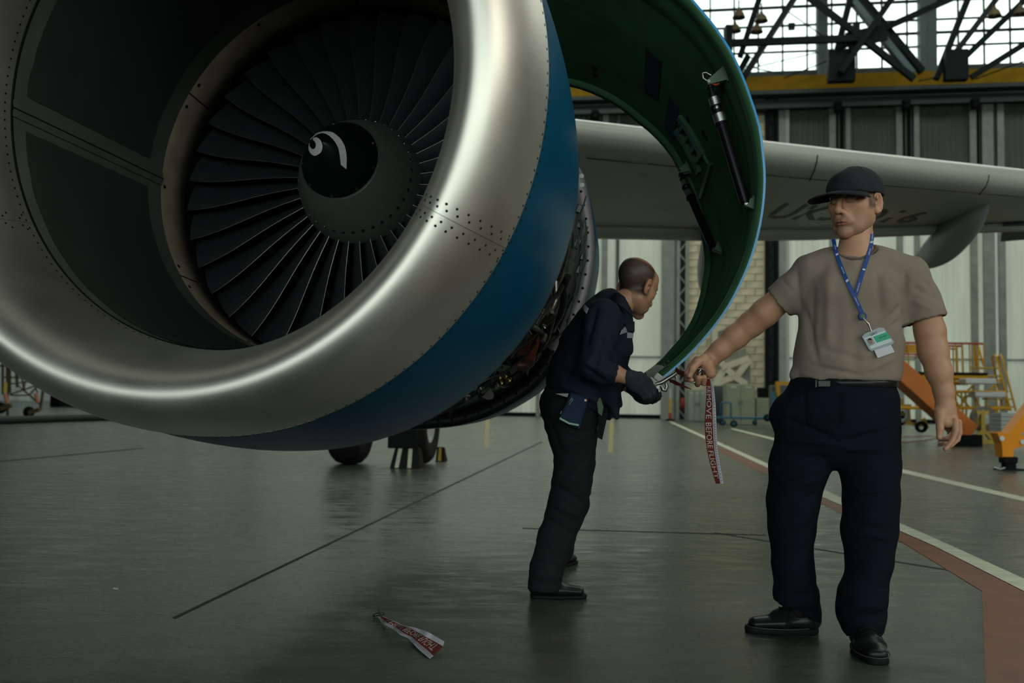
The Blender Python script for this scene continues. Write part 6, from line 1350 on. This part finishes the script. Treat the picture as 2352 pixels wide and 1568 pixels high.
cab('panel_locker', 1580, 1622, 896, 963, 44, .5, mat('pale_mint_locker', (.25, .29, .24), .5, var=.2, scale=2), 'pale mint locker at the foot of the block pier beside the lattice column', 'locker', 3)
cab('power_cabinet', 1640, 1664, 886, 967, 42, .5, M_DSTEEL, 'dark cabinet left of the grey green electric cabinet', 'cabinet')
ty = thing('flatbed_trolley', 'blue flatbed trolley with a hoop handle in front of the cabinets', 'trolley', PF(1700, 982)); DT = 34
build('handle', MB().tube([z7(502, 1040, DT), z7(500, 870, DT), z7(512, 858, DT), z7(610, 858, DT), z7(620, 872, DT), z7(620, 1040, DT)], .03, 7), M_BLUET, ty)
build('bed', MB().box(z7(805, 1045, DT) + BK * .3, (635 / 5.227 * DT / 2287, .7, .07), bev=.01), M_BLUET, ty)
for x, y, r in ((520, 1100, .10), (655, 1112, .12), (905, 1100, .08), (1060, 1040, .13)):
    w_ = build('wheel', MB().lathe([(-.03, .01), (-.03, r), (.03, r), (.03, .01)], z7(x, y, DT - .1), BK, 18), M_DARK, ty); build('wheel_disc', MB().lathe([(-.035, r * .55), (-.04, .01)], z7(x, y, DT - .1), BK, 14), M_BLUET, w_)
    build('fork', MB().bar(z7(x, y, DT), z7(x, 1050, DT), .05, .03) if abs(y - 1050) > 12 else MB().box(z7(x, y, DT), (.05, .03, .05)), M_BLUET, ty)
cv = thing('ground_tug', 'blue and yellow ground unit half hidden by the dark trousers of the capped man', 'vehicle', PF(1785, 985))
build('mast', MB().bar(z7(1132, 960, 33), z7(1132, 728, 33), .12, .10), mat('tug_blue', (.05, .16, .24), .5), cv); build('hood_frame', MB().bar(z7(1160, 628, 33), z7(1330, 628, 33), .10, .12).bar(z7(1178, 628, 33), z7(1190, 780, 33), .10, .12), M_YEL, cv)
build('body', MB().box(z7(1235, 850, 33.3), (.75, .6, 1.1), bev=.03), M_DSTEEL, cv)
for x, y, r in ((1155, 1052, .17),): build('wheel', MB().lathe([(-.06, .01), (-.06, r), (.06, r), (.06, .01)], z7(x, y, 32.8), BK, 20), M_DARK, cv)
# folded steel brackets stacked against the pier
stk = thing('gantry_bracket', 'stack of angular cream steel brackets leaning on the block pier', 'bracket', wallp(onwall(1680, 960)[0], 0, -1.0)); M_CRS = mat('cream_steel', (.50, .48, .36), .6, var=.2, scale=2); M_GPL = mat('grey_bracket_plate', (.20, .21, .17), .6, var=.3, scale=2)
def q7(x, y, off): return pw(1560 + x / 5.227, 760 + y / 5.227, off)
for a, b, w_ in (((400, 650), (665, 540), .32), ((655, 540), (805, 640), .30), ((835, 325), (560, 425), .34), ((495, 365), (560, 455), .40), ((848, 335), (700, 530), .30), ((560, 430), (440, 610), .3), ((575, 460), (660, 540), .35), ((560, 120), (840, 20), .3), ((420, -60), (420, 160), .3), ((410, 170), (600, 100), .35), ((760, -170), (840, -180), .25), ((470, 330), (420, 220), .25)):
    build('bracket_arm', MB().bar(q7(*a, -1.0), q7(*b, -1.0), w_, .3), M_CRS, stk)
for q in ([(700, 520), (850, 340), (855, 640), (740, 600)], [(480, 380), (800, 200), (820, 330), (570, 410)], [(430, 600), (540, 470), (640, 540), (430, 640)], [(430, 20), (700, -80), (790, 0), (430, 150)]):
    v = [q7(*p, -.85) for p in q]; build('bracket_plate', MB().add(v + [p + WN * .08 for p in v], [(0, 1, 2, 3), (7, 6, 5, 4), (0, 4, 5, 1), (1, 5, 6, 2), (2, 6, 7, 3), (3, 7, 4, 0)]), M_GPL, stk)
mk = thing('marker_post', 'yellow and red marker post standing by the lattice column', 'post', PF(1539, 966))
a = PF(1539, 966); build('lower_band', MB().tube([a, a + np.array([0, 0, .35])], .07, 10), mat('post_red', (.40, .05, .02), .5), mk); build('shaft', MB().tube([a + np.array([0, 0, .35]), a + np.array([0, 0, 1.0])], .07, 10), M_YEL2, mk); build('top_band', MB().tube([a + np.array([0, 0, 1.0]), a + np.array([0, 0, 1.45])], .07, 10), M_ALU, mk); build('base', MB().lathe([(0, .2), (.06, .2), (.1, .05)], a, (0, 0, 1), 12), M_DARK, mk)
ex = thing('fire_extinguisher', 'small red fire extinguisher hanging in the lattice column', 'fire extinguisher', onwall and pw(1567, 945, -.6)); c = pw(1567, 932, -.6); build('cylinder', MB().lathe([(0, .01), (0, .10), (.50, .10), (.58, .04), (.62, .04)], c - np.array([0, 0, .2]), (0, 0, 1), 14), mat('extinguisher_red', (.25, .03, .02), .4), ex); build('valve', MB().box(c + np.array([0, 0, .46]), (.14, .06, .06)), M_DARK, ex)
# left of the engine: rolling scaffold, dark crates, hose
sc = thing('rolling_scaffold', 'rusty tubular rolling scaffold on castors left of the engine', 'scaffold', PF(45, 955))
def z8(x, y, d=36.0): return P(x / 6.03, 740 + y / 6.03, d)
for a, b, w_ in (((90, -200), (105, 1290), .10), ((35, 200), (40, 1000), .09), ((130, 100), (140, 980), .09), ((205, 250), (240, 900), .10), ((-80, 605), (400, 595), .08), ((-60, 460), (330, 470), .06), ((60, 860), (690, 790), .06), ((60, 760), (690, 775), .07), ((90, 600), (300, 330), .06), ((290, 620), (330, 940), .07), ((330, 940), (390, 600), .05), ((150, 1010), (400, 1010), .06), ((320, 930), (560, 1140), .07), ((400, 600), (520, 980), .06), ((400, 1010), (640, 760), .06), ((130, 1000), (690, 810), .06), ((240, 860), (330, 950), .05), ((600, 920), (555, 1230), .10), ((400, 640), (700, 640), .05), ((0, 300), (200, 330), .06), ((270, 560), (270, 740), .16), ((540, 770), (640, 700), .06)):
    build('scaffold_tube', MB().tube([z8(*a), z8(*b)], w_ / 2, 6), M_RUST, sc)
for x, y in ((75, 905), (660, 900)): build('toe_board', MB().box(z8(x, y, 35.9), (.10, .06, .36)), mat('board_yellow', (.45, .42, .08), .5), sc)
for x, y in ((80, 1060), (505, 1050)): build('leg_sleeve', MB().tube([z8(x - 8, y - 70, 35.9), z8(x + 20, y + 60, 35.9)], .07, 8), mat('faded_orange_sleeve', (.38, .17, .10), .6), sc)
for x, y in ((400, 1255), (10, 1200)): build('castor', MB().lathe([(-.04, .01), (-.04, .20), (.04, .20), (.04, .01)], z8(x, y - 15, 35.8), BK, 20), M_DARK, sc); build('castor_fork', MB().bar(z8(x, y, 35.7), z8(x + 150, y - 50, 35.7), .12, .14), M_RUST, sc)
cab('tool_chest', 115, 138, 882, 925, 60, .8, M_DARK, 'dark chest standing behind the scaffold on the left', 'chest')
cab('low_bin', 150, 215, 919, 928, 58, .8, M_DSTEEL, 'long low dark bin on the floor behind the scaffold', 'bin')
single('duct_hose', MB().tube([PZ(x, y, .105) for x, y in ((-260, 974), (-60, 966.5), (60, 963), (160, 960), (260, 957.5), (420, 955))], .105, 16), mat('dark_green_duct', (.018, .032, .028), .6, var=.2, scale=8), 'thick dark green duct hose lying across the floor at left', 'hose')
# wheel chocks
ch = thing('wheel_chock', 'black wheel chock with two pale stripes in front of the right wheel', 'chock', PF(930, 1076)); c0_ = PF(929, 1076); R_ = np.stack([side, AE, [0, 0, 1]], 1)
v = [c0_ + R_ @ np.array(p) for p in ((-.19, 0, 0), (.19, 0, 0), (.19, .30, 0), (-.19, .30, 0), (-.15, .10, .25), (.15, .10, .25), (.15, .24, .25), (-.15, .24, .25))]
build('block', MB().add(v, [(3, 2, 1, 0), (0, 1, 5, 4), (1, 2, 6, 5), (2, 3, 7, 6), (3, 0, 4, 7), (4, 5, 6, 7)]), M_TYRE, ch)
for x in (-.10, .06): build('stripe', MB().add([c0_ + R_ @ np.array(p) for p in ((x - .025, -.002, .01), (x + .025, -.002, .01), (x * .82 + .025, .096, .245), (x * .82 - .025, .096, .245))], [(0, 1, 2, 3)]), M_WPAINT, ch)
c1_ = PF(1010, 1060); v = [c1_ + R_ @ np.array(p) for p in ((-.06, 0, 0), (.06, 0, 0), (.06, .25, 0), (-.06, .25, 0), (-.05, .04, .20), (.05, .04, .20), (.05, .08, .20), (-.05, .08, .20))]
ch2 = thing('wheel_chock', 'small pale striped chock behind the right wheel', 'chock', c1_); build('block', MB().add(v, [(3, 2, 1, 0), (0, 1, 5, 4), (1, 2, 6, 5), (2, 3, 7, 6), (3, 0, 4, 7), (4, 5, 6, 7)]), M_TYRE, ch2); build('stripe', MB().add([c1_ + R_ @ np.array(p) for p in ((-.03, -.002, .01), (.02, -.002, .01), (.015, .036, .19), (-.02, .036, .19))], [(0, 1, 2, 3)]), M_YEL2, ch2)
# bell lamps in the truss
lbl = {0: 'upper of two bell lamps in the truss beside the cowl door', 1: 'lower of two bell lamps in the truss beside the cowl door', 2: 'upper bell lamp of the pair right of the grey diagonal', 3: 'lower bell lamp of the pair right of the grey diagonal', 4: 'bell lamp hanging on the truss near the top right', 5: 'bell lamp at the top right corner of the picture'}
for i, (px, py) in enumerate(((1697, 30), (1688, 62), (1749, 38), (1738, 64), (2284, 26), (2343, 22))):
    a = pw(px, py - 12, -6 + 1.4 * (i % 2)); l = thing('bell_lamp', lbl[i], 'lamp', a, 'bell lamps in the roof truss'); build('shade', MB().lathe([(0, .06), (.10, .08), (.22, .20), (.40, .27), (.46, .29), (.44, .26), (.22, .17)], a, (0, 0, -1), 18), mat('tarnished_lamp_shade', (.07, .055, .03), .6, .2), l); build('stem', MB().tube([a, a + np.array([0, 0, .35])], .035, 6), M_DARK, l); build('bulb', MB().lathe([(.15, .05), (.36, .08), (.42, .01)], a, (0, 0, -1), 10), M_ALU, l)
for i, px in enumerate((1818, 1967)): struct('vent_box', MB().box(pw(px, 61, .0), (.32, .2, .32), RW), M_MUL, wnd)
single('paper_scrap', MB().ribbon([[PZ(258, 1352, .004), PZ(262, 1349, .006)], [PZ(271, 1353, .003), PZ(272, 1350, .005)]], .001), M_WHITE, 'tiny white scrap of paper on the bare floor at left', 'scrap')
